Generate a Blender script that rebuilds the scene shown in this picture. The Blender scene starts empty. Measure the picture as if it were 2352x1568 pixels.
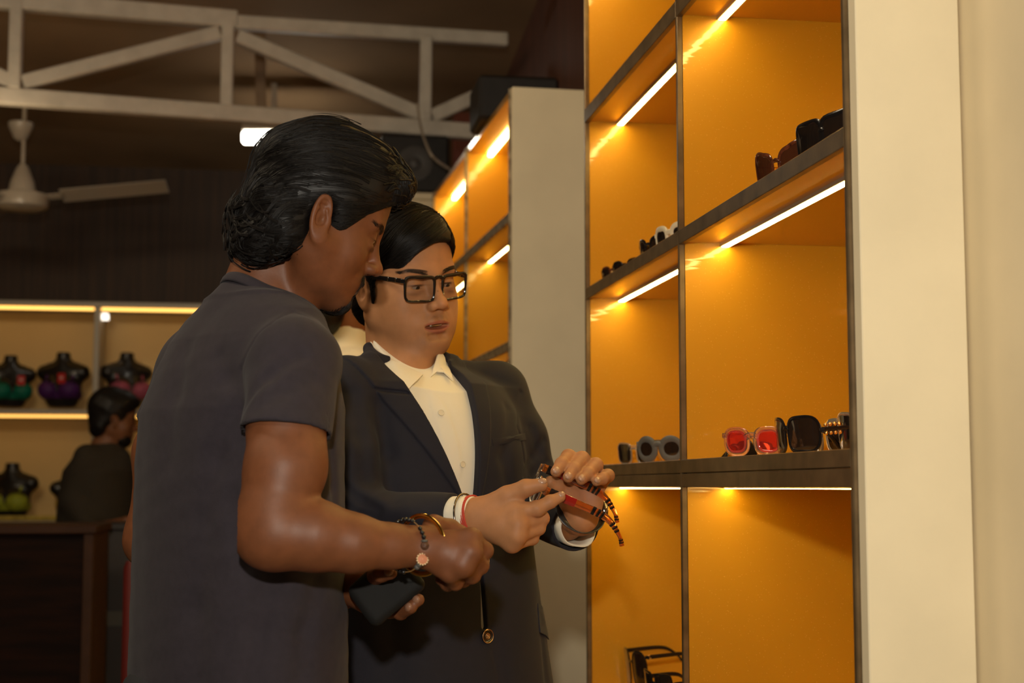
import bpy, math, random
import numpy as np
from mathutils import Matrix, Vector
random.seed(7); RNG = np.random.RandomState(11)
SC = bpy.context.scene
COL = SC.collection
# ------------------------------------------------------------------ camera
W, H, F = 2352, 1568, 3500.0
CAM = np.array([0.0, 0.0, 1.24])
PITCH = math.atan(334/F); YAW = math.atan(556/math.hypot(F, 334))
FWD = np.array([math.sin(YAW)*math.cos(PITCH), math.cos(YAW)*math.cos(PITCH), math.sin(PITCH)])
RIGHT = np.array([math.cos(YAW), -math.sin(YAW), 0.0]); UP = np.cross(RIGHT, FWD)
def P(px, py, Y):
    """world point seen at pixel (px, py) at world depth Y"""
    d = FWD*F + RIGHT*(px-W/2) + UP*(H/2-py)
    return CAM + d*(Y/d[1])
cd = bpy.data.cameras.new('camera'); cam = bpy.data.objects.new('camera', cd); COL.objects.link(cam)
cd.sensor_width = 36; cd.lens = F/W*36; cd.clip_start = .05; cd.clip_end = 60
M = Matrix.Identity(4)
for i, v in enumerate((RIGHT, UP, -FWD)):
    for j in range(3): M[j][i] = v[j]
M.translation = Vector(CAM); cam.matrix_world = M
cd.dof.use_dof = True; cd.dof.focus_distance = 2.35; cd.dof.aperture_fstop = 5.0
SC.camera = cam
# ------------------------------------------------------------------ light
SC.view_settings.view_transform = 'Standard'; SC.view_settings.look = 'None'
SC.view_settings.exposure = 0.0; SC.view_settings.gamma = 1.0; SC.view_settings.use_curve_mapping = False
wd = bpy.data.worlds.new('room_ambient'); SC.world = wd; wd.use_nodes = True
bg = wd.node_tree.nodes['Background']; bg.inputs[0].default_value = (1.0, .72, .42, 1); bg.inputs[1].default_value = .02
def area(name, loc, target, size, power, col, sy=None):
    l = bpy.data.lights.new(name, 'AREA'); l.energy = power; l.color = col; l.size = size
    if sy: l.shape = 'RECTANGLE'; l.size_y = sy
    o = bpy.data.objects.new(name, l); COL.objects.link(o); o.location = loc
    o.rotation_euler = (Vector(target)-Vector(loc)).to_track_quat('-Z', 'Y').to_euler()
    return o
# flash on the camera bracket, a little above and left of the lens
fl = bpy.data.lights.new('camera_flash', 'SPOT'); fl.energy = 105; fl.color = (1, .93, .80); fl.shadow_soft_size = .035
fl.spot_size = 1.7; fl.spot_blend = .6
fo = bpy.data.objects.new('camera_flash', fl); COL.objects.link(fo); fo.location = (-.06, .02, 1.56)
fo.rotation_euler = Vector((.2, 1, -.05)).to_track_quat('-Z', 'Y').to_euler()
# unseen fill lights, added over the aisle to brighten panels and back wall
area('aisle_fill_light', (-.9, .6, 2.95), (.5, 2.2, 1.2), 1.2, 8, (1, .85, .62), .3)
area('aisle_fill_light', (-1.3, 2.6, 3.0), (.85, 5.2, 1.7), 1.4, 30, (1, .80, .53), .3)
area('aisle_fill_light', (-1.6, 6.4, 2.6), (-1.5, 9.0, 3.0), 1.2, 3, (1, .75, .45), .3)
# ------------------------------------------------------------------ object helpers
def tag(o, label=None, cat=None, group=None, kind=None):
    if label: o['label'] = label
    if cat: o['category'] = cat
    if group: o['group'] = group
    if kind: o['kind'] = kind
    return o
def link(o, parent=None):
    COL.objects.link(o)
    if parent is not None:
        o.parent = parent
        if parent.parent is None: o.matrix_parent_inverse = mat_of(parent).inverted()
        else: o.matrix_parent_inverse = (mat_of(parent.parent)).inverted() if False else Matrix.Identity(4)
    return o
def mat_of(o):
    return Matrix.Translation(o.location) @ o.rotation_euler.to_matrix().to_4x4() @ Matrix.Diagonal((*o.scale, 1))
def empty(name, loc, rz=0, label=None, cat=None, group=None):
    o = bpy.data.objects.new(name, None); o.location = loc; o.rotation_euler = (0, 0, rz)
    o.empty_display_size = .05; COL.objects.link(o)
    return tag(o, label, cat, group)
def copy_tree(o, parent=None):
    c = o.copy(); COL.objects.link(c); c.parent = parent
    for ch in list(o.children): copy_tree(ch, c)
    return c
class MB:
    """collects shapes for ONE mesh object (world coordinates, or local ones when local=True at build)"""
    def __init__(s): s.v = []; s.f = []; s.mi = []; s.n = 0
    def add(s, v, f, m=0):
        s.v.append(np.asarray(v, float).reshape(-1, 3)); s.f += [tuple(i+s.n for i in q) for q in f]; s.mi += [m]*len(f)
        s.n += len(s.v[-1]); return s
    def box(s, lo, hi, m=0, T=None, bev=0.0):
        x0, y0, z0 = lo; x1, y1, z1 = hi
        if bev <= 0:
            v = [(x, y, z) for x in (x0, x1) for y in (y0, y1) for z in (z0, z1)]
            f = [(0, 1, 3, 2), (4, 6, 7, 5), (0, 4, 5, 1), (2, 3, 7, 6), (0, 2, 6, 4), (1, 5, 7, 3)]
        else:
            b = min(bev, (x1-x0)/2.01, (y1-y0)/2.01, (z1-z0)/2.01); v = []; idx = {}
            for ix, x in enumerate((x0, x1)):
                for iy, y in enumerate((y0, y1)):
                    for iz, z in enumerate((z0, z1)):
                        sx, sy, sz = (1-2*ix), (1-2*iy), (1-2*iz)
                        for a, o in enumerate(((0, sy*b, sz*b), (sx*b, 0, sz*b), (sx*b, sy*b, 0))):
                            idx[(ix, iy, iz, a)] = len(v); v.append((x+o[0], y+o[1], z+o[2]))
            g = lambda ix, iy, iz, a: idx[(ix, iy, iz, a)]
            f = []
            R = ((0, 0), (0, 1), (1, 1), (1, 0))
            for k in (0, 1):
                f.append(tuple(g(k, a, b2, 0) for a, b2 in (R if k == 0 else R[::-1])))
                f.append(tuple(g(a, k, b2, 1) for a, b2 in (R[::-1] if k == 0 else R)))
                f.append(tuple(g(a, b2, k, 2) for a, b2 in (R if k == 0 else R[::-1])))
            for i in (0, 1):
                for j in (0, 1):
                    f.append((g(i, j, 0, 0), g(i, j, 1, 0), g(i, j, 1, 1), g(i, j, 0, 1)))
                    f.append((g(i, 0, j, 0), g(i, 1, j, 0), g(i, 1, j, 2), g(i, 0, j, 2)))
                    f.append((g(0, i, j, 1), g(1, i, j, 1), g(1, i, j, 2), g(0, i, j, 2)))
                    for k in (0, 1): f.append((g(i, j, k, 0), g(i, j, k, 1), g(i, j, k, 2)))
        v = np.array(v, float)
        if T is not None: v = xf(T, v)
        return s.add(v, f, m)
    def tube(s, pts, r, n=10, m=0, cap=True, flat=None):
        """tube along pts; r scalar or list; flat=(w,h,upvec) gives an elliptical section"""
        pts = np.asarray(pts, float); k = len(pts); r = np.broadcast_to(np.asarray(r, float), (k,)) if np.ndim(r) < 2 else np.asarray(r)
        t = np.gradient(pts, axis=0); t /= np.linalg.norm(t, axis=1)[:, None]+1e-12
        u = np.array([0, 0, 1.0]) if flat is None else np.asarray(flat, float)
        if abs(t[0]@u) > .95: u = np.array([1.0, 0, 0])
        a = np.arange(n)*2*math.pi/n; V = []
        for i in range(k):
            s1 = np.cross(t[i], u); s1 /= np.linalg.norm(s1)+1e-12; u2 = np.cross(s1, t[i])
            if flat is None: u = u2
            ra, rb = (r[i] if r.ndim == 2 else (r[i], r[i]))
            V.append(pts[i]+np.cos(a)[:, None]*s1*ra+np.sin(a)[:, None]*u2*rb)
        V = np.concatenate(V); f = []
        for i in range(k-1):
            for j in range(n):
                f.append((i*n+j, i*n+(j+1) % n, (i+1)*n+(j+1) % n, (i+1)*n+j))
        if cap: f.append(tuple(range(n))[::-1]); f.append(tuple((k-1)*n+j for j in range(n)))
        return s.add(V, f, m)
    def bar(s, a, b, w, h, m=0, up=(0, 0, 1), bev=.002):
        a = np.asarray(a, float); b = np.asarray(b, float); d = b-a; L = np.linalg.norm(d); d = d/L
        s1 = np.cross(up, d); s1 /= np.linalg.norm(s1); u = np.cross(d, s1)
        T = np.eye(4); T[:3, 0] = d; T[:3, 1] = s1; T[:3, 2] = u; T[:3, 3] = a
        return s.box((0, -w/2, -h/2), (L, w/2, h/2), m, T, bev)
    def lathe(s, prof, c=(0, 0, 0), n=28, m=0, T=None):
        prof = np.asarray(prof, float); k = len(prof); a = np.arange(n)*2*math.pi/n
        V = np.concatenate([np.c_[p[0]*np.cos(a), p[0]*np.sin(a), np.full(n, p[1])] for p in prof])
        f = [(i*n+j, i*n+(j+1) % n, (i+1)*n+(j+1) % n, (i+1)*n+j) for i in range(k-1) for j in range(n)]
        f.append(tuple(range(n))[::-1]); f.append(tuple((k-1)*n+j for j in range(n)))
        if T is not None: V = xf(T, V)
        return s.add(V+np.asarray(c, float), f, m)
    def ball(s, c, r, n=14, m=0, T=None):
        k = max(6, n//2); th = np.linspace(.001, math.pi-.001, k)
        r = np.broadcast_to(np.asarray(r, float), (3,)); a = np.arange(n)*2*math.pi/n
        V = np.concatenate([np.c_[math.sin(t)*np.cos(a), math.sin(t)*np.sin(a), np.full(n, math.cos(t))] for t in th])*r
        f = [(i*n+j, (i+1)*n+j, (i+1)*n+(j+1) % n, i*n+(j+1) % n) for i in range(k-1) for j in range(n)]
        if T is not None: V = xf(T, V)
        return s.add(V+np.asarray(c, float), f, m)
    def build(s, name, mats, parent=None, smooth=False, local=False, col=None):
        me = bpy.data.meshes.new(name); V = np.concatenate(s.v)
        if not isinstance(mats, (list, tuple)): mats = [mats]
        org = None
        if not local:
            if parent is not None:
                root = parent.parent if parent.parent is not None else parent
                inv = np.array(mat_of(root).inverted()); V = xf(inv, V)
            else: org = np.array([(V[:, 0].min()+V[:, 0].max())/2, (V[:, 1].min()+V[:, 1].max())/2, V[:, 2].min()]); V = V-org
        me.from_pydata(V.tolist(), [], s.f); [me.materials.append(m) for m in mats]
        if len(mats) > 1: me.polygons.foreach_set('material_index', s.mi)
        if smooth: me.polygons.foreach_set('use_smooth', [True]*len(me.polygons))
        if col is not None:
            ca = me.color_attributes.new('tint', 'FLOAT_COLOR', 'POINT'); ca.data.foreach_set('color', np.c_[col, np.ones(len(col))].astype(np.float32).ravel())
        me.update(); o = bpy.data.objects.new(name, me); COL.objects.link(o)
        if org is not None: o.location = org
        if parent is not None: o.parent = parent
        if smooth and smooth != 'all':
            try: me.set_sharp_from_angle(angle=math.radians(38))
            except Exception: pass
        return o
def xf(T, v):
    T = np.asarray(T, float); v = np.asarray(v, float); return v @ T[:3, :3].T + T[:3, 3]
def spline(pts, n=8):
    """Catmull-Rom through the points (any dimension)"""
    p = np.asarray(pts, float); p = np.concatenate([[2*p[0]-p[1]], p, [2*p[-1]-p[-2]]]); o = []
    for i in range(1, len(p)-2):
        for t in np.linspace(0, 1, n, endpoint=False):
            a, b, c, d = p[i-1:i+3]
            o.append(.5*((2*b)+(-a+c)*t+(2*a-5*b+4*c-d)*t*t+(-a+3*b-3*c+d)*t**3))
    o.append(p[-2]); return np.array(o)
# ------------------------------------------------------------------ materials
MATS = {}
def mat(name, col=(.5, .5, .5), rough=.5, metal=0.0, noise=None, bump=None, emit=None, trans=0.0, alpha=1.0, coat=0.0, ior=1.45,
        attr=False, sheen=0.0, sss=0.0, wave=None, aniso=0.0, spec=.5):
    if name in MATS: return MATS[name]
    m = bpy.data.materials.new(name); m.use_nodes = True; nt = m.node_tree; N = nt.nodes; L = nt.links
    b = N['Principled BSDF']; I = b.inputs
    I['Base Color'].default_value = (*col, 1); I['Roughness'].default_value = rough; I['Metallic'].default_value = metal
    I['Transmission Weight'].default_value = trans; I['IOR'].default_value = ior; I['Alpha'].default_value = alpha
    I['Coat Weight'].default_value = coat; I['Coat Roughness'].default_value = .08; I['Anisotropic'].default_value = aniso
    I['Sheen Weight'].default_value = sheen; I['Sheen Roughness'].default_value = .5; I['Specular IOR Level'].default_value = spec
    if sss: I['Subsurface Weight'].default_value = sss; I['Subsurface Radius'].default_value = (.8, .3, .15); I['Subsurface Scale'].default_value = .008
    if emit: I['Emission Color'].default_value = (*emit[0], 1); I['Emission Strength'].default_value = emit[1]
    tc = N.new('ShaderNodeTexCoord')
    src = None
    if attr:
        a = N.new('ShaderNodeAttribute'); a.attribute_name = 'tint'; src = a.outputs['Color']
    if wave:   # (scale, axis, colour2, amount) ribs or grain lines
        mp = N.new('ShaderNodeMapping'); mp.inputs['Scale'].default_value = wave[1]; L.new(tc.outputs['Object'], mp.inputs[0])
        nz = N.new('ShaderNodeTexNoise'); nz.inputs['Scale'].default_value = wave[0]; nz.inputs['Detail'].default_value = 4; L.new(mp.outputs[0], nz.inputs[0])
        mx = N.new('ShaderNodeMix'); mx.data_type = 'RGBA'; mx.inputs['A'].default_value = (*col, 1); mx.inputs['B'].default_value = (*wave[2], 1)
        rp = N.new('ShaderNodeValToRGB'); rp.color_ramp.elements[0].position = .38; rp.color_ramp.elements[1].position = .62
        L.new(nz.outputs['Fac'], rp.inputs[0]); L.new(rp.outputs[0], mx.inputs['Factor']); src = mx.outputs['Result']
    if noise:  # (scale, amount)
        nz = N.new('ShaderNodeTexNoise'); nz.inputs['Scale'].default_value = noise[0]; nz.inputs['Detail'].default_value = 6
        L.new(tc.outputs['Object'], nz.inputs[0])
        mr = N.new('ShaderNodeMapRange'); mr.inputs['From Min'].default_value = .3; mr.inputs['From Max'].default_value = .7
        mr.inputs['To Min'].default_value = 1-noise[1]; mr.inputs['To Max'].default_value = 1+noise[1]; L.new(nz.outputs['Fac'], mr.inputs['Value'])
        vm = N.new('ShaderNodeVectorMath'); vm.operation = 'SCALE'; L.new(mr.outputs[0], vm.inputs['Scale'])
        if src is not None: L.new(src, vm.inputs[0])
        else: vm.inputs[0].default_value = col
        src = vm.outputs[0]
    if src is not None: L.new(src, I['Base Color'])
    if bump:   # (scale, strength, distance)
        nz = N.new('ShaderNodeTexNoise'); nz.inputs['Scale'].default_value = bump[0]; nz.inputs['Detail'].default_value = 3
        L.new(tc.outputs['Object'], nz.inputs[0]); bp = N.new('ShaderNodeBump'); bp.inputs['Strength'].default_value = bump[1]
        bp.inputs['Distance'].default_value = bump[2]; L.new(nz.outputs['Fac'], bp.inputs['Height']); L.new(bp.outputs[0], I['Normal'])
    MATS[name] = m; return m
# ------------------------------------------------------------------ setting
cream = mat('cream_laminate', (.82, .70, .47), .55, noise=(6, .05), bump=(3, .04, .004))
cream_wall = mat('cream_wall_paint', (.74, .61, .39), .65, noise=(5, .06), bump=(4, .06, .004))
ceil_m = mat('ceiling_sheet', (.30, .185, .095), .9, noise=(1.2, .25))
rib_m = mat('dark_ribbed_panel', (.060, .027, .011), .6, wave=(9, (6, 6, .15), (.034, .016, .007)), bump=(30, .2, .01))
redwood = mat('red_brown_ribbed_panel', (.17, .065, .04), .5, wave=(9, (6, 6, .15), (.09, .035, .022)))
floor_m = mat('floor_tile', (.25, .2, .14), .3, noise=(3, .1))
def structure(name, lo, hi, m):
    o = MB().box(lo, hi).build(name, m); o['kind'] = 'structure'; return o
structure('floor', (-4.5, -1.6, -.06), (1.6, 9.6, 0), floor_m)
BY = 9.5
structure('wall_back', (-4.5, BY, 0), (1.6, BY+.1, 3.5), rib_m)
structure('wall_left', (-4.6, -1.6, 0), (-4.5, BY+.1, 3.8), ceil_m)
structure('wall_front', (-4.5, -1.7, 0), (1.6, -1.6, 3.8), cream_wall)
structure('wall_right', (1.2, 1.9, 0), (1.3, BY, 3.8), redwood)
o = structure('trim_1', (.865, -1.6, 0), (1.3, 1.80, 3.8), cream_wall); o.name = 'wall_right_pier'
cz = lambda Y: 3.19+.115*(BY-Y)
cm = MB(); v = []
for x in (-4.6, 1.35):
    for (Y, dz) in ((BY+.1, 0), (-1.7, 0), (-1.7, .1), (BY+.1, .1)): v.append((x, Y, min(cz(Y), 3.8)+dz if Y > 0 else 3.8+dz))
v = []
for x in (-4.6, 1.35):
    for (Y, z) in ((BY+.1, cz(BY)), (4.2, 3.8), (-1.7, 3.8), (-1.7, 3.9), (4.2, 3.9), (BY+.1, cz(BY)+.1)): v.append((x, Y, z))
cm.add(v, [(0, 1, 2, 3, 4, 5), (11, 10, 9, 8, 7, 6)]+[(i, (i+6), (i+1) % 6+6, (i+1) % 6) for i in range(6)])
o = cm.build('ceiling', ceil_m); o['kind'] = 'structure'
# ------------------------------------------------------------------ golden display cabinets
def gold_mat():
    m = mat('gold_laminate', (.60, .28, .009), .36, metal=.3, coat=.85, noise=(2.5, .06))
    nt = m.node_tree; N = nt.nodes; L = nt.links; b = N['Principled BSDF']
    b.inputs['Coat Roughness'].default_value = .07
    tc = N.new('ShaderNodeTexCoord'); mp = N.new('ShaderNodeMapping'); mp.inputs['Scale'].default_value = (2, 2, 40)
    L.new(tc.outputs['Object'], mp.inputs[0]); nz = N.new('ShaderNodeTexNoise'); nz.inputs['Scale'].default_value = 1.6; nz.inputs['Detail'].default_value = 2
    L.new(mp.outputs[0], nz.inputs[0]); bp = N.new('ShaderNodeBump'); bp.inputs['Strength'].default_value = .12; bp.inputs['Distance'].default_value = .004
    L.new(nz.outputs['Fac'], bp.inputs['Height']); L.new(bp.outputs[0], b.inputs['Coat Normal'])
    # fine metallic flecks
    vo = N.new('ShaderNodeTexVoronoi'); vo.inputs['Scale'].default_value = 190; L.new(tc.outputs['Object'], vo.inputs[0])
    lt = N.new('ShaderNodeMath'); lt.operation = 'LESS_THAN'; lt.inputs[1].default_value = .09; L.new(vo.outputs['Distance'], lt.inputs[0])
    src = b.inputs['Base Color'].links[0].from_socket
    mx = N.new('ShaderNodeMix'); mx.data_type = 'RGBA'; L.new(lt.outputs[0], mx.inputs['Factor']); L.new(src, mx.inputs['A']); mx.inputs['B'].default_value = (.95, .55, .12, 1)
    L.new(mx.outputs['Result'], b.inputs['Base Color'])
    return m
gold = gold_mat()
bronze = mat('brushed_bronze_trim', (.17, .112, .055), .34, metal=.5, noise=(25, .3), bump=(12, .05, .002))
worn = mat('worn_bronze_trim', (.16, .12, .075), .45, metal=.5, wave=(30, (1, 1, 1), (.42, .34, .22)))
led = mat('led_diffuser', (1, .9, .6), .5, emit=((1, .72, .22), 33))
led_far = mat('led_diffuser_far', (1, .9, .6), .5, emit=((1, .74, .24), 22))
alu = mat('led_channel_aluminium', (.5, .42, .3), .35, metal=.6)
DEP = .36
def cabinet(name, loc, rz, label, ys, ztop, shelves, strips, endcap, trim_m, ledm):
    """local frame: front plane x=0, depth towards +x, length towards +y"""
    r = empty(name, loc, rz, label, 'display cabinet'); L = dict(local=True)
    y0, y1 = ys[0], ys[-1]; t = .010
    MB().box((DEP-.012, y0, .0), (DEP, y1, ztop)).build('back_panel', gold, r, **L)
    MB().box((.008, y0+t, 0), (DEP-.012, y1-t, .09)).build('plinth', bronze, r, **L)
    top = MB().box((.006, y0, ztop-.02), (DEP-.012, y1, ztop)).build('top_panel', gold, r, **L)
    for i, y in enumerate(ys):
        last = i == len(ys)-1
        a, b = (y, y+t) if i == 0 else ((y-t, y) if last else (y-t/2, y+t/2))
        MB().box((.008, a, 0), (DEP-.012, b, ztop-.02)).build('side_panel' if i in (0, len(ys)-1) else 'divider', gold, r, **L)
        w = .0052
        MB().box((-.003, (a+b)/2-w, 0), (.008, (a+b)/2+w, ztop), 0, None, .0015).build('upright_trim', trim_m, r, **L)
    for zb, zt in shelves:
        for i in range(len(ys)-1):
            a = ys[i]+(t if i == 0 else t/2)+.0005; b = ys[i+1]-(t if i == len(ys)-2 else t/2)-.0005
            s = MB().box((.008, a, zb+.004), (DEP-.012, b, zt)).build('shelf', gold, r, **L)
            f = MB()
            if zt-zb > .04:
                zm = zb+(zt-zb)*.5
                f.box((-.0035, a-.004, zm+.0006), (.008, b+.004, zt), 0, None, .001); f.box((-.0025, a-.004, zb), (.008, b+.004, zm-.0006), 0, None, .001)
            else: f.box((-.0035, a-.004, zb), (.008, b+.004, zt), 0, None, .001)
            f.build('front_trim', trim_m, s, **L)
            xs = strips
            c = MB().box((xs-.0095, a, zb-.001), (xs+.0095, b, zb+.004)).box((xs-.0095, a, zb-.0022), (xs-.0074, b, zb-.0011)).box((xs+.0074, a, zb-.0022), (xs+.0095, b, zb-.0011)).build('light_channel', alu, s, **L)
            MB().box((xs-.0072, a+.001, zb-.0034), (xs+.0072, b-.001, zb-.0012), 0, None, .0015).build('led_strip', ledm, s, **L)
    # strip under the top board
    for i in range(len(ys)-1):
        a = ys[i]+t; b = ys[i+1]-t
        MB().box((strips-.0085, a, ztop-.032), (strips+.0085, b, ztop-.0205), 0, None, .0015).build('led_strip', ledm, top, **L)
    if endcap:
        MB().box((.004, y0-.022, 0), (endcap, y0-.0005, ztop), 0, None, .0015).build('end_panel', cream, r, **L)
    return r
Z3 = [(1.24, 1.288), (1.672, 1.698), (2.09, 2.122), (2.51, 2.54), (.765, .795), (.38, .41)]
near = cabinet('display_cabinet', (.72, 0, 0), 0, 'tall golden open cabinet at right with lit shelves of sunglasses', [1.815, 2.625, 3.45], 2.96,
               Z3, .082, None, bronze, led)
# white end panel of the near cabinet and the wall beside it
MB().box((.003, 1.79, 0), (.142, 1.8145, 2.96), 0, None, .0015).build('end_panel', cream, near, local=True)
far = cabinet('display_cabinet', (.72, 4.57, 0), math.radians(2.0), 'golden lit cabinet with cream end panel behind the man in glasses', [0.022, .876, 1.735], 2.475,
              [(1.235, 1.275), (1.655, 1.685), (2.055, 2.085), (.79, .82), (.40, .43)], .09, DEP, worn, led_far)
# cream panel (side of the next unit) beyond the far cabinet
bp_ = MB().box((.33, 6.62, 0), (.70, 6.66, 2.53)).box((.30, 6.60, 2.5), (.72, 6.68, 2.53), 0, None, .004)
tag(bp_.build('partition_panel', cream), 'cream partition panel standing beyond the far golden cabinet', 'panel')
# ------------------------------------------------------------------ implicit surface modelling
f32 = np.float32
def nrm(v): return np.sqrt((v*v).sum(-1))
def smin(a, b, k):
    h = np.maximum(k-np.abs(a-b), 0)/k; return np.minimum(a, b)-h*h*k*.25
def smax(a, b, k): return -smin(-a, -b, k)
def sph(p, c, r): return nrm(p-np.asarray(c, f32))-r
def ell(p, c, r, R=None):
    q = p-np.asarray(c, f32)
    if R is not None: q = q@np.asarray(R, f32)
    r = np.asarray(r, f32); k0 = nrm(q/r); k1 = nrm(q/(r*r))+1e-9
    return k0*(k0-1)/k1
def cap(p, a, b, ra, rb=None):
    rb = ra if rb is None else rb; a = np.asarray(a, f32); b = np.asarray(b, f32); ba = b-a; q = p-a
    h = np.clip((q@ba)/(ba@ba+1e-12), 0, 1); return nrm(q-h[..., None]*ba)-(ra+(rb-ra)*h)
def chain(p, pts, rad, k=.01):
    d = None
    for i in range(len(pts)-1):
        e = cap(p, pts[i], pts[i+1], rad[i], rad[i+1]); d = e if d is None else smin(d, e, k)
    return d
def path_sdf(p, pts, rad):
    d = None
    for i in range(len(pts)-1):
        e = cap(p, pts[i], pts[i+1], rad[i], rad[i+1]); d = e if d is None else np.minimum(d, e)
    return d
def plane(p, c, n):
    n = np.asarray(n, float); n = n/np.linalg.norm(n); return (p-np.asarray(c, f32))@n.astype(f32)
def boxs(p, c, hs, R=None, r=0.0):
    q = p-np.asarray(c, f32)
    if R is not None: q = q@np.asarray(R, f32)
    q = np.abs(q)-(np.asarray(hs, f32)-r)
    return nrm(np.maximum(q, 0))+np.minimum(q.max(-1), 0)-r
def rotm(x=0, y=0, z=0):
    a, b, c = (math.radians(t) for t in (x, y, z))
    X = np.array([[1, 0, 0], [0, math.cos(a), -math.sin(a)], [0, math.sin(a), math.cos(a)]])
    Y = np.array([[math.cos(b), 0, math.sin(b)], [0, 1, 0], [-math.sin(b), 0, math.cos(b)]])
    Z = np.array([[math.cos(c), -math.sin(c), 0], [math.sin(c), math.cos(c), 0], [0, 0, 1]])
    return Z@Y@X
def mesh_sdf(f, lo, hi, h, slack=1.0):
    """surface nets on a grid, evaluated only near the surface"""
    lo = np.asarray(lo, float); B = 4
    nb = np.ceil((np.asarray(hi, float)-lo)/(h*B)).astype(int)+1; n = nb*B
    bc = [lo[i]+(np.arange(nb[i])*B+(B-1)/2)*h for i in range(3)]
    G = np.stack(np.meshgrid(*bc, indexing='ij'), -1).reshape(-1, 3).astype(f32)
    cv = np.concatenate([f(G[i:i+200000]) for i in range(0, len(G), 200000)])
    V = np.repeat(np.repeat(np.repeat(cv.reshape(nb), B, 0), B, 1), B, 2).astype(f32)
    act = np.abs(cv) < h*B*.87*1.25*slack+h*1.5
    ai = np.argwhere(act.reshape(nb))*B
    off = np.stack(np.meshgrid(*[np.arange(B)]*3, indexing='ij'), -1).reshape(-1, 3)
    for s in range(0, len(ai), 4000):
        idx = (ai[s:s+4000, None, :]+off[None]).reshape(-1, 3)
        V[idx[:, 0], idx[:, 1], idx[:, 2]] = f((lo+idx*h).astype(f32))
    V[V == 0] = 1e-7; S = V < 0
    c = [S[x:n[0]-1+x, y:n[1]-1+y, z:n[2]-1+z] for x in (0, 1) for y in (0, 1) for z in (0, 1)]
    sm = sum(a.astype(np.int8) for a in c); cells = np.argwhere((sm > 0) & (sm < 8))
    cid = -np.ones(n-1, int); cid[cells[:, 0], cells[:, 1], cells[:, 2]] = np.arange(len(cells))
    acc = np.zeros((len(cells), 3)); cnt = np.zeros(len(cells))
    cor = [(x, y, z) for x in (0, 1) for y in (0, 1) for z in (0, 1)]
    for a in range(8):
        for ax in range(3):
            if cor[a][ax] == 0:
                A = np.array(cor[a]); Bc = A.copy(); Bc[ax] = 1
                i0 = cells+A; i1 = cells+Bc
                v0 = V[i0[:, 0], i0[:, 1], i0[:, 2]]; v1 = V[i1[:, 0], i1[:, 1], i1[:, 2]]; m = (v0 < 0) != (v1 < 0)
                t = v0[m]/(v0[m]-v1[m]); q = i0[m].astype(float); q[:, ax] += t; acc[m] += q; cnt[m] += 1
    verts = lo+acc/cnt[:, None]*h; faces = []
    for ax in range(3):
        o1, o2 = [(1, 2), (2, 0), (0, 1)][ax]
        sl0 = [slice(1, n[i]-1) for i in range(3)]; sl0[ax] = slice(0, n[ax]-1); sl1 = list(sl0); sl1[ax] = slice(1, n[ax])
        a0 = S[tuple(sl0)]; a1 = S[tuple(sl1)]; e = np.argwhere(a0 != a1)
        fl = a0[e[:, 0], e[:, 1], e[:, 2]]
        e = e+np.array([0 if i == ax else 1 for i in range(3)])
        d1 = np.zeros(3, int); d1[o1] = 1; d2 = np.zeros(3, int); d2[o2] = 1
        q = np.stack([cid[tuple((e-k).T)] for k in (d1+d2, d2, 0*d1, d1)], 1)
        q[~fl] = q[~fl][:, ::-1]; faces.append(q)
    Fc = np.concatenate(faces)
    return verts, Fc[(Fc >= 0).all(1)]
def grad(f, p, e=.0015):
    g = np.stack([f(p+np.eye(3, dtype=f32)[i]*e)-f(p-np.eye(3, dtype=f32)[i]*e) for i in range(3)], -1)
    return g/(nrm(g)[:, None]+1e-9)
def sdf_object(name, parts, m, parent=None, tintf=None):
    """parts: list of (f, lo, hi, h[, T]) meshed and gathered into one mesh object"""
    mb = MB(); T_ = []
    for q in parts:
        f, lo, hi, h = q[:4]; v, fc = mesh_sdf(f, lo, hi, h)
        w = v if len(q) < 5 or q[4] is None else xf(q[4], v)
        mb.add(w, [], 0); base = mb.n-len(v); mb.f += [tuple(int(i)+base for i in a) for a in fc]; mb.mi += [0]*len(fc)
        if tintf is not None: T_.append((q[5] if len(q) > 5 else tintf)(v.astype(f32)))
    return mb.build(name, m, parent, smooth='all', col=None if tintf is None else np.concatenate(T_))
def wob(p, s, seed=0):
    """cheap smooth noise in -1..1 for folds and surface wobble"""
    r = np.random.RandomState(seed); o = 0
    for i in range(5):
        k = r.randn(3); k = k/np.linalg.norm(k)*s*(1+.35*i); o = o+np.sin(p@k.astype(f32)+r.rand()*6.28)/(1+.3*i)
    return o/3
def axes(R, t):
    T = np.eye(4); T[:3, :3] = R; T[:3, 3] = t; return T
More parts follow.
